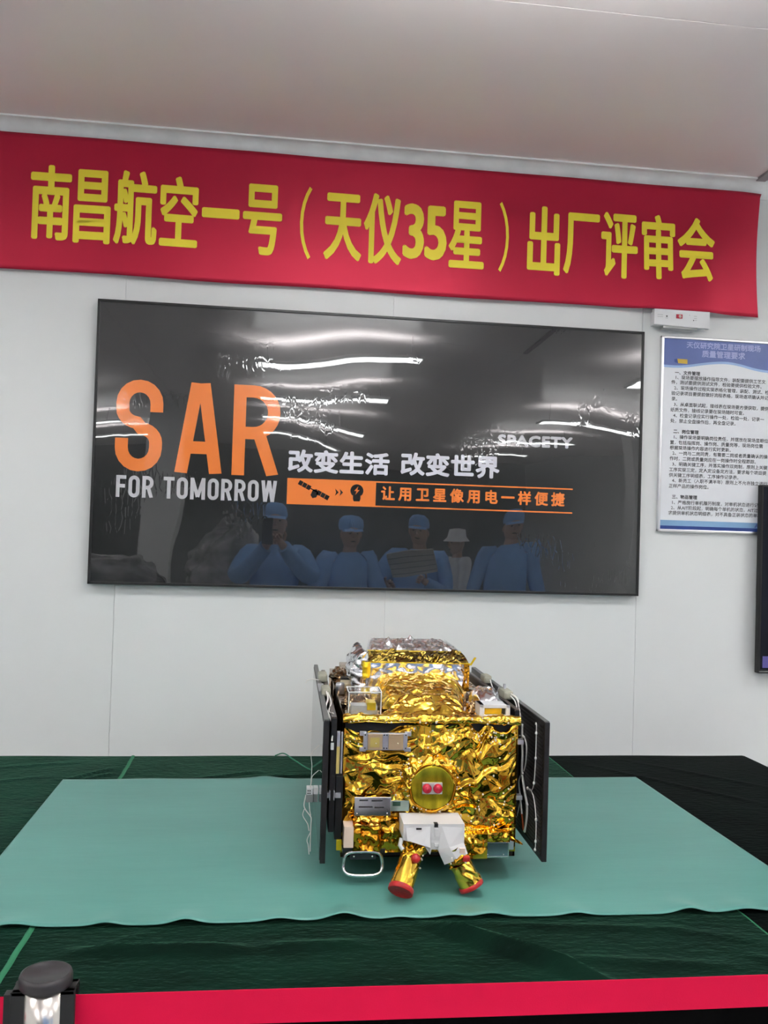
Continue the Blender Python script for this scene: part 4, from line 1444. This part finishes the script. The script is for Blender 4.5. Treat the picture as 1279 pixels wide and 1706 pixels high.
# raised facets on the bracket front: the two slanted arm faces with a recessed middle
mb = MB()
mb.add([(-0.068, FY - .0005, 0.100), (-0.014, FY - .0005, 0.103), (-0.015, FY - .010, 0.060), (-0.030, FY - .010, 0.064), (-0.066, FY - .006, 0.074)], [(0, 4, 3, 2, 1)])
mb.add([(0.012, FY - .0005, 0.103), (0.060, FY - .0005, 0.100), (0.060, FY - .004, 0.068), (0.069, FY - .012, 0.047), (0.046, FY - .014, 0.033), (0.028, FY - .010, 0.060)], [(0, 5, 4, 3, 2, 1)])
mb.add([(0.012, FY - .0005, 0.103), (0.028, FY - .010, 0.060), (0.046, FY - .014, 0.033), (0.021, FY - .0005, 0.019), (0.004, FY - .0005, 0.052)], [(0, 4, 3, 2, 1)])
mb.add([(-0.014, FY - .0005, 0.103), (-0.011, FY - .0005, 0.052), (-0.013, FY - .0005, 0.041), (-0.015, FY - .010, 0.060)], [(0, 3, 2, 1)])
mb.add([(0.060, FY - .0005, 0.100), (0.063, FY - .0005, 0.066), (0.070, FY - .0005, 0.046), (0.069, FY - .012, 0.047), (0.060, FY - .004, 0.068)], [(0, 4, 3, 2, 1)])
mb.add([(0.021, FY - .0005, 0.019), (0.046, FY - .014, 0.033), (0.069, FY - .012, 0.047), (0.070, FY - .0005, 0.046)], [(0, 3, 2, 1)])
mb.build('bracket_arm', BRACK, br, fixn=True)
mb = MB()
mb.box((-0.005, FY - .002, 0.080), (0.005, FY + .001, 0.098), .0008)
mb.box((-0.004, FY - .003, 0.058), (0.006, FY + .001, 0.066), .0008)
mb.build('bracket_rib', BRACK, br)
MB().box((-0.0055, FY - .0015, zt - .0065), (0.003, FY + .012, zt + .0008)).build('dark_slot', M_BLACK, br)
MB().box((-0.046, FY - .003, 0.0965), (-0.034, FY + .001, 0.1000)).build('dark_slot', M_BLACK, br)
MB().box((0.051, FY - .0135, 0.0475), (0.063, FY - .0085, 0.0585), .0006, None).build('pale_tape', PINK, br)
mb = MB()
mb.tube([(-0.076, FY + .01, 0.074), (-0.080, FY + .005, 0.060), (-0.074, FY, 0.052)], 0.005, 8)
mb.build('white_tie', BRACK, br)


def tracker(start, end, r0, seed, dome):
    S, E_ = Vector(start), Vector(end)
    d_ = (E_ - S)
    L_ = d_.length
    Mx = Matrix.Translation(S) @ d_.to_track_quat('Z', 'Y').to_matrix().to_4x4()
    st = empty('star_tracker', (0, 0, 0))
    st.parent = sat
    mb_ = MB()

    def P(u, v):
        a = 2 * math.pi * u
        rr = r0 * (0.86 + 0.05 * math.sin(a * 3 + 1) + 0.25 * (1 - v))
        return tuple(Mx @ Vector((rr * math.cos(a), rr * math.sin(a), -0.012 + (L_ * .34 + .012) * v)))
    foil(mb_, P, 0.15, 0.05, 50, None, seed, res=.002, wr=(.003, .008), lr=(.01, .035), slope=.5, edge=0, facet=.013)
    mb_.build('foil_neck', GOLD, st)
    mb_ = MB()

    def Q(u, v):
        a = 2 * math.pi * u
        rr = r0 * (0.93 + 0.07 * v)
        return tuple(Mx @ Vector((rr * math.cos(a), rr * math.sin(a), L_ * .30 + L_ * .62 * v)))
    foil(mb_, Q, 0.15, 0.06, 26, lambda u, v: 1.57, seed + 1, res=.002, wr=(.003, .009), lr=(.03, .06), slope=.2, edge=0)
    tag(mb_.build('baffle', GOLD_B, st), 'smooth gold foil cylinder')
    mb_ = MB()
    mb_.lathe([(r0 * .5, L_ * .88), (r0 * 1.06, L_ * .88), (r0 * 1.10, L_ * .90), (r0 * 1.10, L_ - .001), (r0 * 1.04, L_), (r0 * .9, L_ - .002), (0, L_ - .0025)], Mx, 32)
    tag(mb_.build('red_cover', REDP, st), 'red protective cap')
    if dome:
        mb_ = MB()
        mb_.sphere(dome, 0.0105, 14, 10)
        mb_.build('red_plug', REDP, st)
    return st, Mx, L_


st1, _, _ = tracker((-0.048, -0.078, 0.046), (-0.083, -0.142, -0.025), 0.0255, 81, (-0.047, -0.1135, 0.0375))
st2, Mx2, L2 = tracker((0.046, -0.085, 0.040), (0.084, -0.100, -0.033), 0.0262, 83, None)
mb = MB()
foil(mb, lambda u, v: tuple(Mx2 @ Vector((0.030 * math.cos(-1.0 + u * 1.1), 0.030 * math.sin(-1.0 + u * 1.1), L2 * (.82 + .24 * v)))), 0.03, 0.02, 14, None, 87, res=.002, wr=(.003, .006), lr=(.01, .02), slope=.5, edge=0)
mb.build('loose_foil', OLIVE, st2)
mb = MB()
mb.box((0.058, -0.118, 0.030), (0.074, -0.104, 0.042), .003)
mb.build('red_tab', REDP, st2)

# small white knots scattered over the foil
rng = np.random.default_rng(5)
mb = MB()
KN = []
for k in range(60):
    a = rng.uniform(0, 2 * math.pi)
    rr = rng.uniform(0.052, 0.082)
    KN.append((DC[0] + rr * math.cos(a), -0.029 + (rr - .052) * .9, DC[1] + rr * math.sin(a)))
gu, gv = FRONT_GRID.shape[:2]
for k in range(120):
    fu = rng.uniform(.02, .98) if k < 70 else rng.uniform(.72, .98)
    fv = rng.uniform(.05, .98) if k % 3 else rng.uniform(.88, .99)
    q = FRONT_GRID[int(fu * (gu - 1)), int(fv * (gv - 1))]
    KN.append((q[0], q[1] - .0008, q[2]))
for k in range(34):
    KN.append((rng.uniform(-.2, .2), -0.0105, 0.318 + rng.uniform(-.007, .007)))
for k in range(14):
    KN.append((-0.058 + rng.uniform(-.022, .028), -0.112 + rng.uniform(0, .02), 0.025 + rng.uniform(-.012, .022)))
for k in range(8):
    KN.append((0.050 + rng.uniform(-.02, .02), -0.112, 0.030 + rng.uniform(-.006, .012)))
for x_, y_, z_ in KN:
    mb.sphere((x_, y_, z_), rng.uniform(.0013, .0024), 6, 4, (1, .8, rng.uniform(.7, 1.3)))
kn = mb.build('thread_knots', mat('knot_white', (0.82, 0.76, 0.70), rough=0.5), sat)
tag(kn, 'tiny white knots dotted over the foil', kind='stuff')

# side panels: two on each side
def panel_pair(sx):
    out0, out1 = (0.252, 0.264) if sx > 0 else (0.243, 0.255)
    in0, in1, iy = (0.222, 0.234, 0.10) if sx > 0 else (0.223, 0.236, -0.012)
    pn_ = empty('solar_panel', (0, 0, 0))
    pn_.parent = sat
    a, b = sorted((sx * out0, sx * out1))
    MB().box((a, -0.060, 0.008), (b, 0.79, 0.326), .0012).build('panel_core', CARBON, pn_)
    e0, e1 = sorted((sx * out1, sx * (out1 + .0012)))
    MB().box((e0, -0.054, 0.014), (e1, 0.784, 0.320)).build('cell_sheet', CELL, pn_)
    MB().box((a + .0005, -0.056, 0.3262), (b - .0005, 0.786, 0.3275)).build('edge_strip', mat('edge_grey', (0.10, 0.105, 0.105), rough=0.35), pn_)
    i0, i1 = sorted((sx * in0, sx * in1))
    ip = MB().box((i0, iy, 0.062), (i1, 0.70, 0.322), .0012).build('inner_panel', CARBON, sat)
    MB().box((i0 + .001, iy + .002, 0.322), (i1 - .001, 0.698, 0.3245), .0005).build('edge_rail', mat('brown_rail', (0.05, 0.035, 0.03), rough=0.3), ip)
    if sx > 0:
        for zz in (0.137, 0.267):
            MB().box((0.2045, -0.002, zz - .005), (0.219, 0.02, zz + .005), .0008).build('hinge', GREYM, sat)
    else:
        MB().box((-0.2235, -0.020, 0.142), (-0.210, 0.0, 0.153), .0008).build('hinge', GREYM, sat)
        MB().box((-0.2435, -0.020, 0.142), (-0.2365, 0.0, 0.153), .0008).build('hinge', GREYM, sat)
        MB().box((-0.2265, -0.022, 0.137), (-0.2240, 0.0, 0.158), .0006).build('hinge_flange', GREYM, sat)
        MB().box((-0.2365, -0.022, 0.137), (-0.2340, 0.0, 0.158), .0006).build('hinge_flange', GREYM, sat)
    return pn_, ip


rpn, rip = panel_pair(1)
lpn, lip_ = panel_pair(-1)
# perforated rows on the inner face of the right panel: fine ribs
mb = MB()
for k in range(34):
    z_ = 0.020 + k * 0.0089
    mb.box((0.2510, -0.050, z_), (0.2524, 0.40, z_ + .0042))
o = mb.build('face_ribs', mat('carbon_rib', (0.022, 0.021, 0.022), rough=0.3), rpn)
# grey and yellow strips on the left of the body
MB().box((-0.2225, -0.016, 0.196), (-0.2150, -0.006, 0.292), .0008).build('grey_strip', GREYM, sat)
MB().box((-0.2225, -0.0175, 0.197), (-0.2155, -0.0158, 0.258)).build('yellow_strip', mat('yellow_strip', (0.60, 0.48, 0.16), rough=0.4), sat)
MB().box((-0.2125, -0.014, 0.196), (-0.2085, -0.004, 0.290), .0008).build('grey_strip', GREYM, sat)
MB().box((-0.217, -0.022, 0.024), (-0.205, -0.016, 0.048), .001).build('yellow_tape', KAPTON, sat)
MB().box((-0.2215, -0.014, 0.046), (-0.2055, 0.60, 0.19), .001).build('side_rail', M_BLACK, sat)

# white harness on the inner face of the right panel
WX = 0.2500


def wire(pts, r, parent, m=M_WIRE, x=WX, nm='wire'):
    return MB().tube([(x, a, b) for a, b in pts], r, 6, spline=5).build(nm, m, parent)


wire([(0.013, 0.306), (0.011, 0.311), (0.005, 0.309), (0.004, 0.288), (0.004, 0.229), (0.013, 0.168), (0.035, 0.144), (0.068, 0.140)], 0.0012, rpn)
wire([(0.068, 0.140), (0.039, 0.144), (0.009, 0.131), (-0.013, 0.090), (-0.015, 0.040), (-0.011, 0.019)], 0.0012, rpn)
mb = MB()
for a, b in ((0.004, 0.288), (0.003, 0.229), (0.013, 0.168), (0.069, 0.140), (-0.014, 0.090), (-0.015, 0.040), (-0.012, 0.020)):
    mb.sphere((WX, a, b), 0.0042, 8, 6, (.8, 1, 1))
mb.build('glue_dot', mat('glue_white', (0.82, 0.82, 0.82), rough=0.4), rpn)
wire([(0.117, 0.285), (0.118, 0.253), (0.109, 0.21), (0.109, 0.167), (0.079, 0.128), (0.056, 0.104), (0.056, 0.069), (0.070, 0.036)], 0.0030, rpn, x=0.2460)
wire([(0.114, 0.256), (0.088, 0.239), (0.091, 0.198), (0.107, 0.172)], 0.0018, rpn)
wire([(0.163, 0.294), (0.164, 0.259), (0.149, 0.251), (0.114, 0.256)], 0.0018, rpn, x=0.2450)
wire([(0.133, 0.138), (0.119, 0.092), (0.146, 0.049), (0.173, 0.043), (0.193, 0.051)], 0.0014, rpn, x=0.2450)
wire([(0.109, 0.165), (0.133, 0.138), (0.116, 0.106), (0.095, 0.070)], 0.0022, rpn, x=0.2450)
wire([(0.099, 0.072), (0.089, 0.056), (0.078, 0.035)], 0.0022, rpn, mat('orange_wire', (0.55, 0.10, 0.03), rough=0.5), x=0.245, nm='orange_wire')
for a, b in ((0.112, 0.256), (0.107, 0.166), (0.055, 0.105), (0.072, 0.036)):
    MB().sphere((0.2465, a, b), 0.0050, 10, 8, (.7, 1, .8)).build('cable_tie', M_WIRE, rpn)
# connectors and wires along the top of the right inner panel
GREENB = mat('green_beige', (0.34, 0.34, 0.27), rough=0.5, bump=.001, bscale=120)
for a, b in (((0.228, 0.49, 0.3235), (0.252, 0.545, 0.345)), ((0.226, 0.235, 0.3235), (0.252, 0.30, 0.345))):
    MB().box(a, b, .006).build('connector', GREENB, rip)
MB().box((0.235, 0.275, 0.3245), (0.241, 0.285, 0.358), .001).build('post', GREYM, rip)
mb = MB()
mb.tube([(0.245, 0.485, 0.335), (0.247, 0.46, 0.318), (0.247, 0.41, 0.310), (0.246, 0.38, 0.330)], 0.0018, 6, spline=5)
mb.tube([(0.246, 0.236, 0.338), (0.252, 0.20, 0.333), (0.252, 0.17, 0.312), (0.249, 0.150, 0.285)], 0.0026, 6, spline=5)
mb.tube([(0.244, 0.236, 0.334), (0.249, 0.20, 0.322), (0.248, 0.175, 0.290), (0.249, 0.160, 0.262)], 0.0018, 6, spline=5)
mb.build('wire', M_WIRE, rip)
MB().box((0.208, 0.30, 0.3105), (0.222, 0.36, 0.330), .002).build('deck_clip', M_WHITE, sat)

# left panel: connectors on the outer face with dangling white wires
cn = empty('connector_block', (0, 0, 0))
cn.parent = sat
MB().box((-0.286, 0.085, 0.101), (-0.2695, 0.115, 0.118), .001).build('grey_plug', mat('plug_grey', (0.25, 0.27, 0.27), rough=0.5), cn)
MB().box((-0.2690, 0.088, 0.101), (-0.2580, 0.112, 0.119), .001).build('grey_plug', MATS['plug_grey'], cn)
MB().box((-0.2690, 0.088, 0.1195), (-0.2575, 0.112, 0.135), .001).build('white_plug', M_WHITE, cn)
mb = MB()
mb.box((-0.285, 0.086, 0.1185), (-0.2700, 0.114, 0.134), .001)
mb.build('white_plug', M_WHITE, cn)
mb = MB()
for xx in (-0.2815, -0.2770):
    for zz in (0.1225, 0.1285):
        mb.box((xx - .0014, 0.0852, zz - .0014), (xx + .0014, 0.0862, zz + .0014))
mb.build('plug_hole', M_BLACK, cn)


def wire2(pts, r, nm='wire'):
    return MB().tube([(a, 0.095 + .004 * math.sin(i), b) for i, (a, b) in enumerate(pts)], r, 6, spline=5).build(nm, M_WIRE, cn)


wire2([(-0.286, 0.116), (-0.290, 0.092), (-0.286, 0.080), (-0.276, 0.068), (-0.272, 0.062), (-0.272, 0.050), (-0.272, 0.028), (-0.272, -0.001), (-0.2715, -0.020)], 0.0015)
wire2([(-0.272, 0.028), (-0.280, 0.008), (-0.277, -0.004), (-0.274, -0.026)], 0.0012)
wire2([(-0.289, 0.082), (-0.292, 0.066), (-0.280, 0.046), (-0.276, 0.030)], 0.0010)
wire2([(-0.278, 0.100), (-0.276, 0.080), (-0.273, 0.066)], 0.0012)
wire2([(-0.2575, 0.175), (-0.272, 0.160), (-0.274, 0.145), (-0.277, 0.134)], 0.0012)
wire2([(-0.2575, 0.235), (-0.276, 0.215), (-0.274, 0.185), (-0.275, 0.150), (-0.276, 0.134)], 0.0009)
mb = MB()
mb.tube([(-0.2500, 0.47, 0.330), (-0.268, 0.45, 0.336), (-0.284, 0.44, 0.334)], 0.0014, 6, spline=4)
mb.tube([(-0.284, 0.44, 0.334), (-0.288, 0.438, 0.326)], 0.0010, 6)
mb.build('wire', M_WIRE, lpn)
for a, b in (((-0.252, 0.47, 0.3235), (-0.226, 0.53, 0.347)), ((-0.250, 0.25, 0.3235), (-0.226, 0.31, 0.345))):
    MB().box(a, b, .006).build('connector', GREENB, lip_)
mb = MB()
mb.tube([(-0.238, 0.24, 0.338), (-0.236, 0.19, 0.330), (-0.244, 0.12, 0.322), (-0.240, 0.05, 0.318), (-0.232, 0.0, 0.300), (-0.234, -0.014, 0.270)], 0.0022, 6, spline=5)
mb.tube([(-0.234, 0.24, 0.336), (-0.230, 0.15, 0.328), (-0.238, 0.08, 0.320), (-0.230, 0.02, 0.326)], 0.0016, 6, spline=5)
mb.build('wire', M_WIRE, lip_)
MB().box((-0.2365, -0.0155, 0.250), (-0.2290, -0.0118, 0.266), .0008).build('wire_plug', M_WHITE, lip_)
MB().box((-0.2550, 0.30, 0.3275), (-0.240, 0.40, 0.333), .001).build('panel_clip', GREYM, lpn)
tag(sat, 'gold-foil satellite with white bracket and dark side panels on the green mat', 'satellite')

# low black stand carrying the satellite
sd = empty('support_stand', (SAT_O.x, SAT_O.y + 0.4, TZ + 0.004), R(-1.4))
MB().box((-0.13, -0.26, 0.0), (0.13, 0.30, 0.008), .001).build('base_plate', M_BLACKM, sd)
for a in (-0.10, 0.10):
    for b in (-0.22, 0.26):
        MB().box((a - .025, b - .025, 0.008), (a + .025, b + .025, 0.044), .002).build('foot_block', M_BLACKM, sd)
tag(sd, 'low black stand in the shadow beneath the satellite', 'stand')

# ---------------------------------------------------------------- the people and things mirrored in the board
SKIN = mat('skin', (0.52, 0.33, 0.24), rough=0.5)
HAIR = mat('hair', (0.01, 0.008, 0.008), rough=0.6)
SMOCK = mat('smock_blue', (0.20, 0.40, 0.76), rough=0.7)
SMOCKW = mat('smock_white', (0.62, 0.64, 0.66), rough=0.7)
TROU = mat('trousers', (0.02, 0.022, 0.03), rough=0.8)
SHOE = mat('shoe_white', (0.6, 0.6, 0.6), rough=0.6)


def skin_mesh(name, joints, bones, m, parent, sub=1):
    names = list(joints)
    me = bpy.data.meshes.new(name)
    me.from_pydata([joints[n_][0] for n_ in names], [(names.index(a), names.index(b)) for a, b in bones], [])
    ob = bpy.data.objects.new(name, me)
    COL.objects.link(ob)
    md = ob.modifiers.new('skin', 'SKIN')
    md.use_smooth_shade = True
    for i, n_ in enumerate(names):
        r_ = joints[n_][1]
        me.skin_vertices[0].data[i].radius = r_ if isinstance(r_, tuple) else (r_, r_)
    me.skin_vertices[0].data[0].use_root = True
    sd_ = ob.modifiers.new('sub', 'SUBSURF')
    sd_.levels = sub
    bpy.context.view_layer.update()
    me2 = bpy.data.meshes.new_from_object(ob.evaluated_get(bpy.context.evaluated_depsgraph_get()))
    bpy.data.objects.remove(ob)
    ob = bpy.data.objects.new(name, me2)
    me2.name = name
    for p in me2.polygons:
        p.use_smooth = True
    me2.materials.clear()
    me2.materials.append(m)
    COL.objects.link(ob)
    ob.parent = parent
    return ob


def person(loc, rz, h, hands, smock, label, cap='cap'):
    k = h / 1.72
    root = empty('person', loc, rz)
    J = {'pelvis': ((0, 0, .93 * k), (.15, .11)), 'waist': ((0, 0, 1.08 * k), (.135, .10)), 'chest': ((0, -.01, 1.27 * k), (.15, .105)),
         'neck0': ((0, -.01, 1.42 * k), (.07, .065)), 'neck1': ((0, .005, 1.50 * k), (.052, .055)), 'head': ((0, .015, 1.58 * k), (.068, .085)),
         'crown': ((0, .01, 1.67 * k), (.068, .082))}
    B = [('pelvis', 'waist'), ('waist', 'chest'), ('chest', 'neck0'), ('neck0', 'neck1'), ('neck1', 'head'), ('head', 'crown')]
    arms = []
    for s_, hand in zip((-1, 1), hands):
        sh = Vector((s_ * .19 * k, -.01, 1.38 * k))
        hd_ = Vector((hand[0], hand[1], hand[2] * k))
        mid = (sh + hd_) / 2
        L_ = (hd_ - sh).length
        up_ = .295 * k
        off = math.sqrt(max(0.0, up_ ** 2 - (L_ / 2) ** 2))
        el = mid + Vector((s_ * .55, -.15, -.8)).normalized() * off
        n_ = 'L' if s_ < 0 else 'R'
        J['sh' + n_] = (tuple(sh), .055)
        J['el' + n_] = (tuple(el), .04)
        J['wr' + n_] = (tuple(hd_), .028)
        d_ = (hd_ - el).normalized()
        pc = hd_ + d_ * .055
        J['pa' + n_] = (tuple(pc), (.036, .018))
        B += [('chest', 'sh' + n_), ('sh' + n_, 'el' + n_), ('el' + n_, 'wr' + n_), ('wr' + n_, 'pa' + n_)]
        side = d_.cross(Vector((0, 1, 0)))
        side = side.normalized() if side.length > .1 else Vector((1, 0, 0))
        nrm = side.cross(d_)
        arms.append((sh, el, hd_, pc, d_, side, nrm, s_))
        lg = s_ * .09
        J['hip' + n_] = ((lg, 0, .88 * k), .085)
        J['kn' + n_] = ((lg * 1.1, .01, .48 * k), .055)
        J['an' + n_] = ((lg * 1.15, -.02, .09 * k), .038)
        J['to' + n_] = ((lg * 1.3, .13, .035 * k), .033)
        B += [('pelvis', 'hip' + n_), ('hip' + n_, 'kn' + n_), ('kn' + n_, 'an' + n_), ('an' + n_, 'to' + n_)]
    skin_mesh('body', J, B, SKIN, root, 2)
    for sh, el, hd_, pc, d_, side, nrm, s_ in arms:   # five fingers rooted in each palm
        fm = MB()
        for q in range(4):
            b0 = pc + side * (q - 1.5) * .018
            ln = (.062, .072, .068, .055)[q]
            fm.tube([b0, b0 + d_ * ln * .55 + nrm * .008, b0 + d_ * ln * .85 + nrm * .028], [.0095, .0085, .007], 8)
        b0 = hd_ + d_ * .022 - side * .03 * s_
        fm.tube([b0, b0 - side * .025 * s_ + d_ * .02, b0 - side * .03 * s_ + d_ * .05 + nrm * .01], [.011, .010, .008], 8)
        fm.build('fingers', SKIN, root)
    # head: shaped ovoid with nose and ears
    hc = Vector((0, .02, 1.60 * k))
    hm = MB()
    hm.sphere(tuple(hc), .098, 20, 14, (.80, .95, 1.18))
    hm.add([(hc.x - .014, hc.y + .088, hc.z - .025), (hc.x + .014, hc.y + .088, hc.z - .025), (hc.x, hc.y + .118, hc.z - .022), (hc.x, hc.y + .092, hc.z + .018)],
           [(0, 1, 2), (1, 3, 2), (3, 0, 2)])
    for s_ in (-1, 1):
        hm.sphere((hc.x + s_ * .080, hc.y - .005, hc.z - .005), .02, 8, 6, (.5, .8, 1.3))
    hm.build('head', SKIN, root)
    em_ = MB()
    for s_ in (-1, 1):
        em_.sphere((hc.x + s_ * .03, hc.y + .083, hc.z + .010), .009, 8, 6, (1.3, .6, .6))
    em_.sphere((hc.x, hc.y + .085, hc.z - .052), .012, 8, 6, (1.8, .4, .35))
    em_.build('face_marks', HAIR, root)
    # smock: flared coat body plus sleeves
    sm_ = MB()
    vv_, ff_ = [], []
    rings = [(.62, .215, .165), (.80, .205, .155), (.95, .195, .145), (1.10, .180, .132), (1.25, .190, .135), (1.36, .185, .12), (1.42, .12, .095), (1.46, .072, .075)]
    N_ = 28
    for zz, rx_, ry_ in rings:
        for q in range(N_):
            a = 2 * math.pi * q / N_
            wv = 1 + .025 * math.sin(a * 7) * (1.3 - zz)
            vv_.append((rx_ * wv * math.cos(a), -.005 + ry_ * wv * math.sin(a), zz * k))
    for i in range(len(rings) - 1):
        for q in range(N_):
            l_ = (q + 1) % N_
            ff_.append((i * N_ + q, i * N_ + l_, (i + 1) * N_ + l_, (i + 1) * N_ + q))
    sm_.add(vv_, ff_, True)
    for sh, el, hd_, pc, d_, side, nrm, s_ in arms:
        sm_.tube([sh + Vector((-s_ * .05, 0, .0)), sh, el, el + (hd_ - el) * .95], [.075, .078, .062, .046], 12, spline=4)
    sm_.build('smock', smock, root)
    cm = MB()
    if cap == 'cap':
        cm.lathe([(.090, 0), (.097, .03), (.088, .075), (.055, .105), (0, .112)], Matrix.Translation(hc + Vector((0, -.012, .035))), 24)
        cm.add([(.085 * math.cos(a), hc.y + .02 + r_ * math.sin(a), hc.z + .042 - .02 * (r_ > .1)) for r_ in (.085, .15) for a in np.linspace(.35, math.pi - .35, 9)],
               [(i, i + 1, i + 10, i + 9) for i in range(8)])
    else:
        cm.lathe([(.150, -.01), (.105, .03), (.097, .06), (.085, .10), (0, .108)], Matrix.Translation(hc + Vector((0, -.005, .03))), 24)
    cm.build('cap', smock, root)
    tr = MB()
    for s_ in (-1, 1):
        tr.tube([(s_ * .085, 0, .90 * k), (s_ * .10, .01, .48 * k), (s_ * .105, -.02, .08 * k)], [.105, .080, .062], 14, spline=4)
    tr.build('trousers', TROU, root)
    sh_ = MB()
    for s_ in (-1, 1):
        sh_.sphere((s_ * .11, .05, .042), .06, 14, 10, (.75, 2.1, .68))
    sh_.build('shoes', SHOE, root)
    tag(root, label, 'person')
    return root


person((0.06, -0.48, 0), 0, 1.73, ((-0.06, 0.36, 1.46), (0.05, 0.36, 1.46)), SMOCK, 'person in blue smock holding up a phone, reflected leftmost in the board')
person((0.62, -0.70, 0), R(-8), 1.70, ((-0.16, 0.22, 1.02), (0.16, 0.22, 1.02)), SMOCK, 'person in blue smock and cap reflected second from the left')
person((1.22, -1.05, 0), R(18), 1.70, ((-0.18, 0.24, 1.16), (0.10, 0.26, 1.20)), SMOCK, 'person in blue smock reading a striped sheet, reflected mid board')
person((1.72, -1.75, 0), R(70), 1.62, ((-0.14, 0.24, 1.14), (0.14, 0.24, 1.14)), SMOCKW, 'person in white smock and brimmed hat reflected between blue smocks', 'hat')
person((1.99, -0.72, 0), R(6), 1.74, ((-0.20, 0.12, 0.92), (0.20, 0.12, 0.92)), SMOCK, 'person in blue smock reflected rightmost in the board')
mb = MB((0, -0.035, 1.55))
mb.box((-0.038, -0.040, 1.470), (0.038, -0.032, 1.632), .006)
tag(mb.build('phone', M_BLACK), 'dark phone raised by the reflected person on the left', 'phone')
dc = empty('document', (1.13, -0.68, 1.34), R(15))
MB().box((-0.17, -0.004, -0.10), (0.17, 0.004, 0.11), .001, Matrix.Rotation(R(-25), 4, 'X') @ Matrix.Rotation(R(-10), 4, 'Y')).build('sheet', mat('paper_grey', (0.50, 0.50, 0.47), rough=0.7), dc)
mb = MB()
for k in range(4):
    mb.box((-0.165, 0.0042, -0.075 + k * .045), (0.165, 0.0052, -0.070 + k * .045), 0, Matrix.Rotation(R(-25), 4, 'X') @ Matrix.Rotation(R(-10), 4, 'Y'))
mb.build('stripe', mat('stripe_dark', (0.15, 0.15, 0.14), rough=0.7), dc)
tag(dc, 'grey striped sheet held by a reflected person in blue', 'document')
# equipment under plastic dust covers, seen mirrored at the lower left of the board
COVER = mat('dust_cover', (0.42, 0.42, 0.43), rough=0.22, col2=(0.16, 0.16, 0.17), scale=6, bump=.004, bscale=30)
for (cx_, cy_, w_, d_, h_), sd_, lb_ in (((-1.35, -1.9, 1.0, .7, 1.35), 91, 'wrapped equipment under dark plastic, reflected low at far left'),
                                        ((-0.35, -2.6, .6, .6, 1.55), 92, 'taller wrapped equipment reflected left of the person with phone')):
    mb = MB((cx_, cy_, 0))

    def P(u, v):
        a = 2 * math.pi * u
        e_ = .55
        rr = 1.0 if v < .6 else math.cos((v - .6) / .4 * math.pi / 2) ** .6
        c, s = math.cos(a), math.sin(a)
        return (cx_ + w_ / 2 * rr * math.copysign(abs(c) ** e_, c), cy_ + d_ / 2 * rr * math.copysign(abs(s) ** e_, s), h_ * (v / .6 * .8 if v < .6 else .8 + .2 * math.sin((v - .6) / .4 * math.pi / 2)) * (1 + .05 * math.sin(a * 2 + cx_)))
    foil(mb, P, 3.0, h_, 240, None, sd_, res=.03, wr=(.04, .12), lr=(.2, .7), slope=.4, edge=0)
    tag(mb.build('wrapped_equipment', COVER), lb_, 'equipment')

bpy.data.objects.remove(_fo)
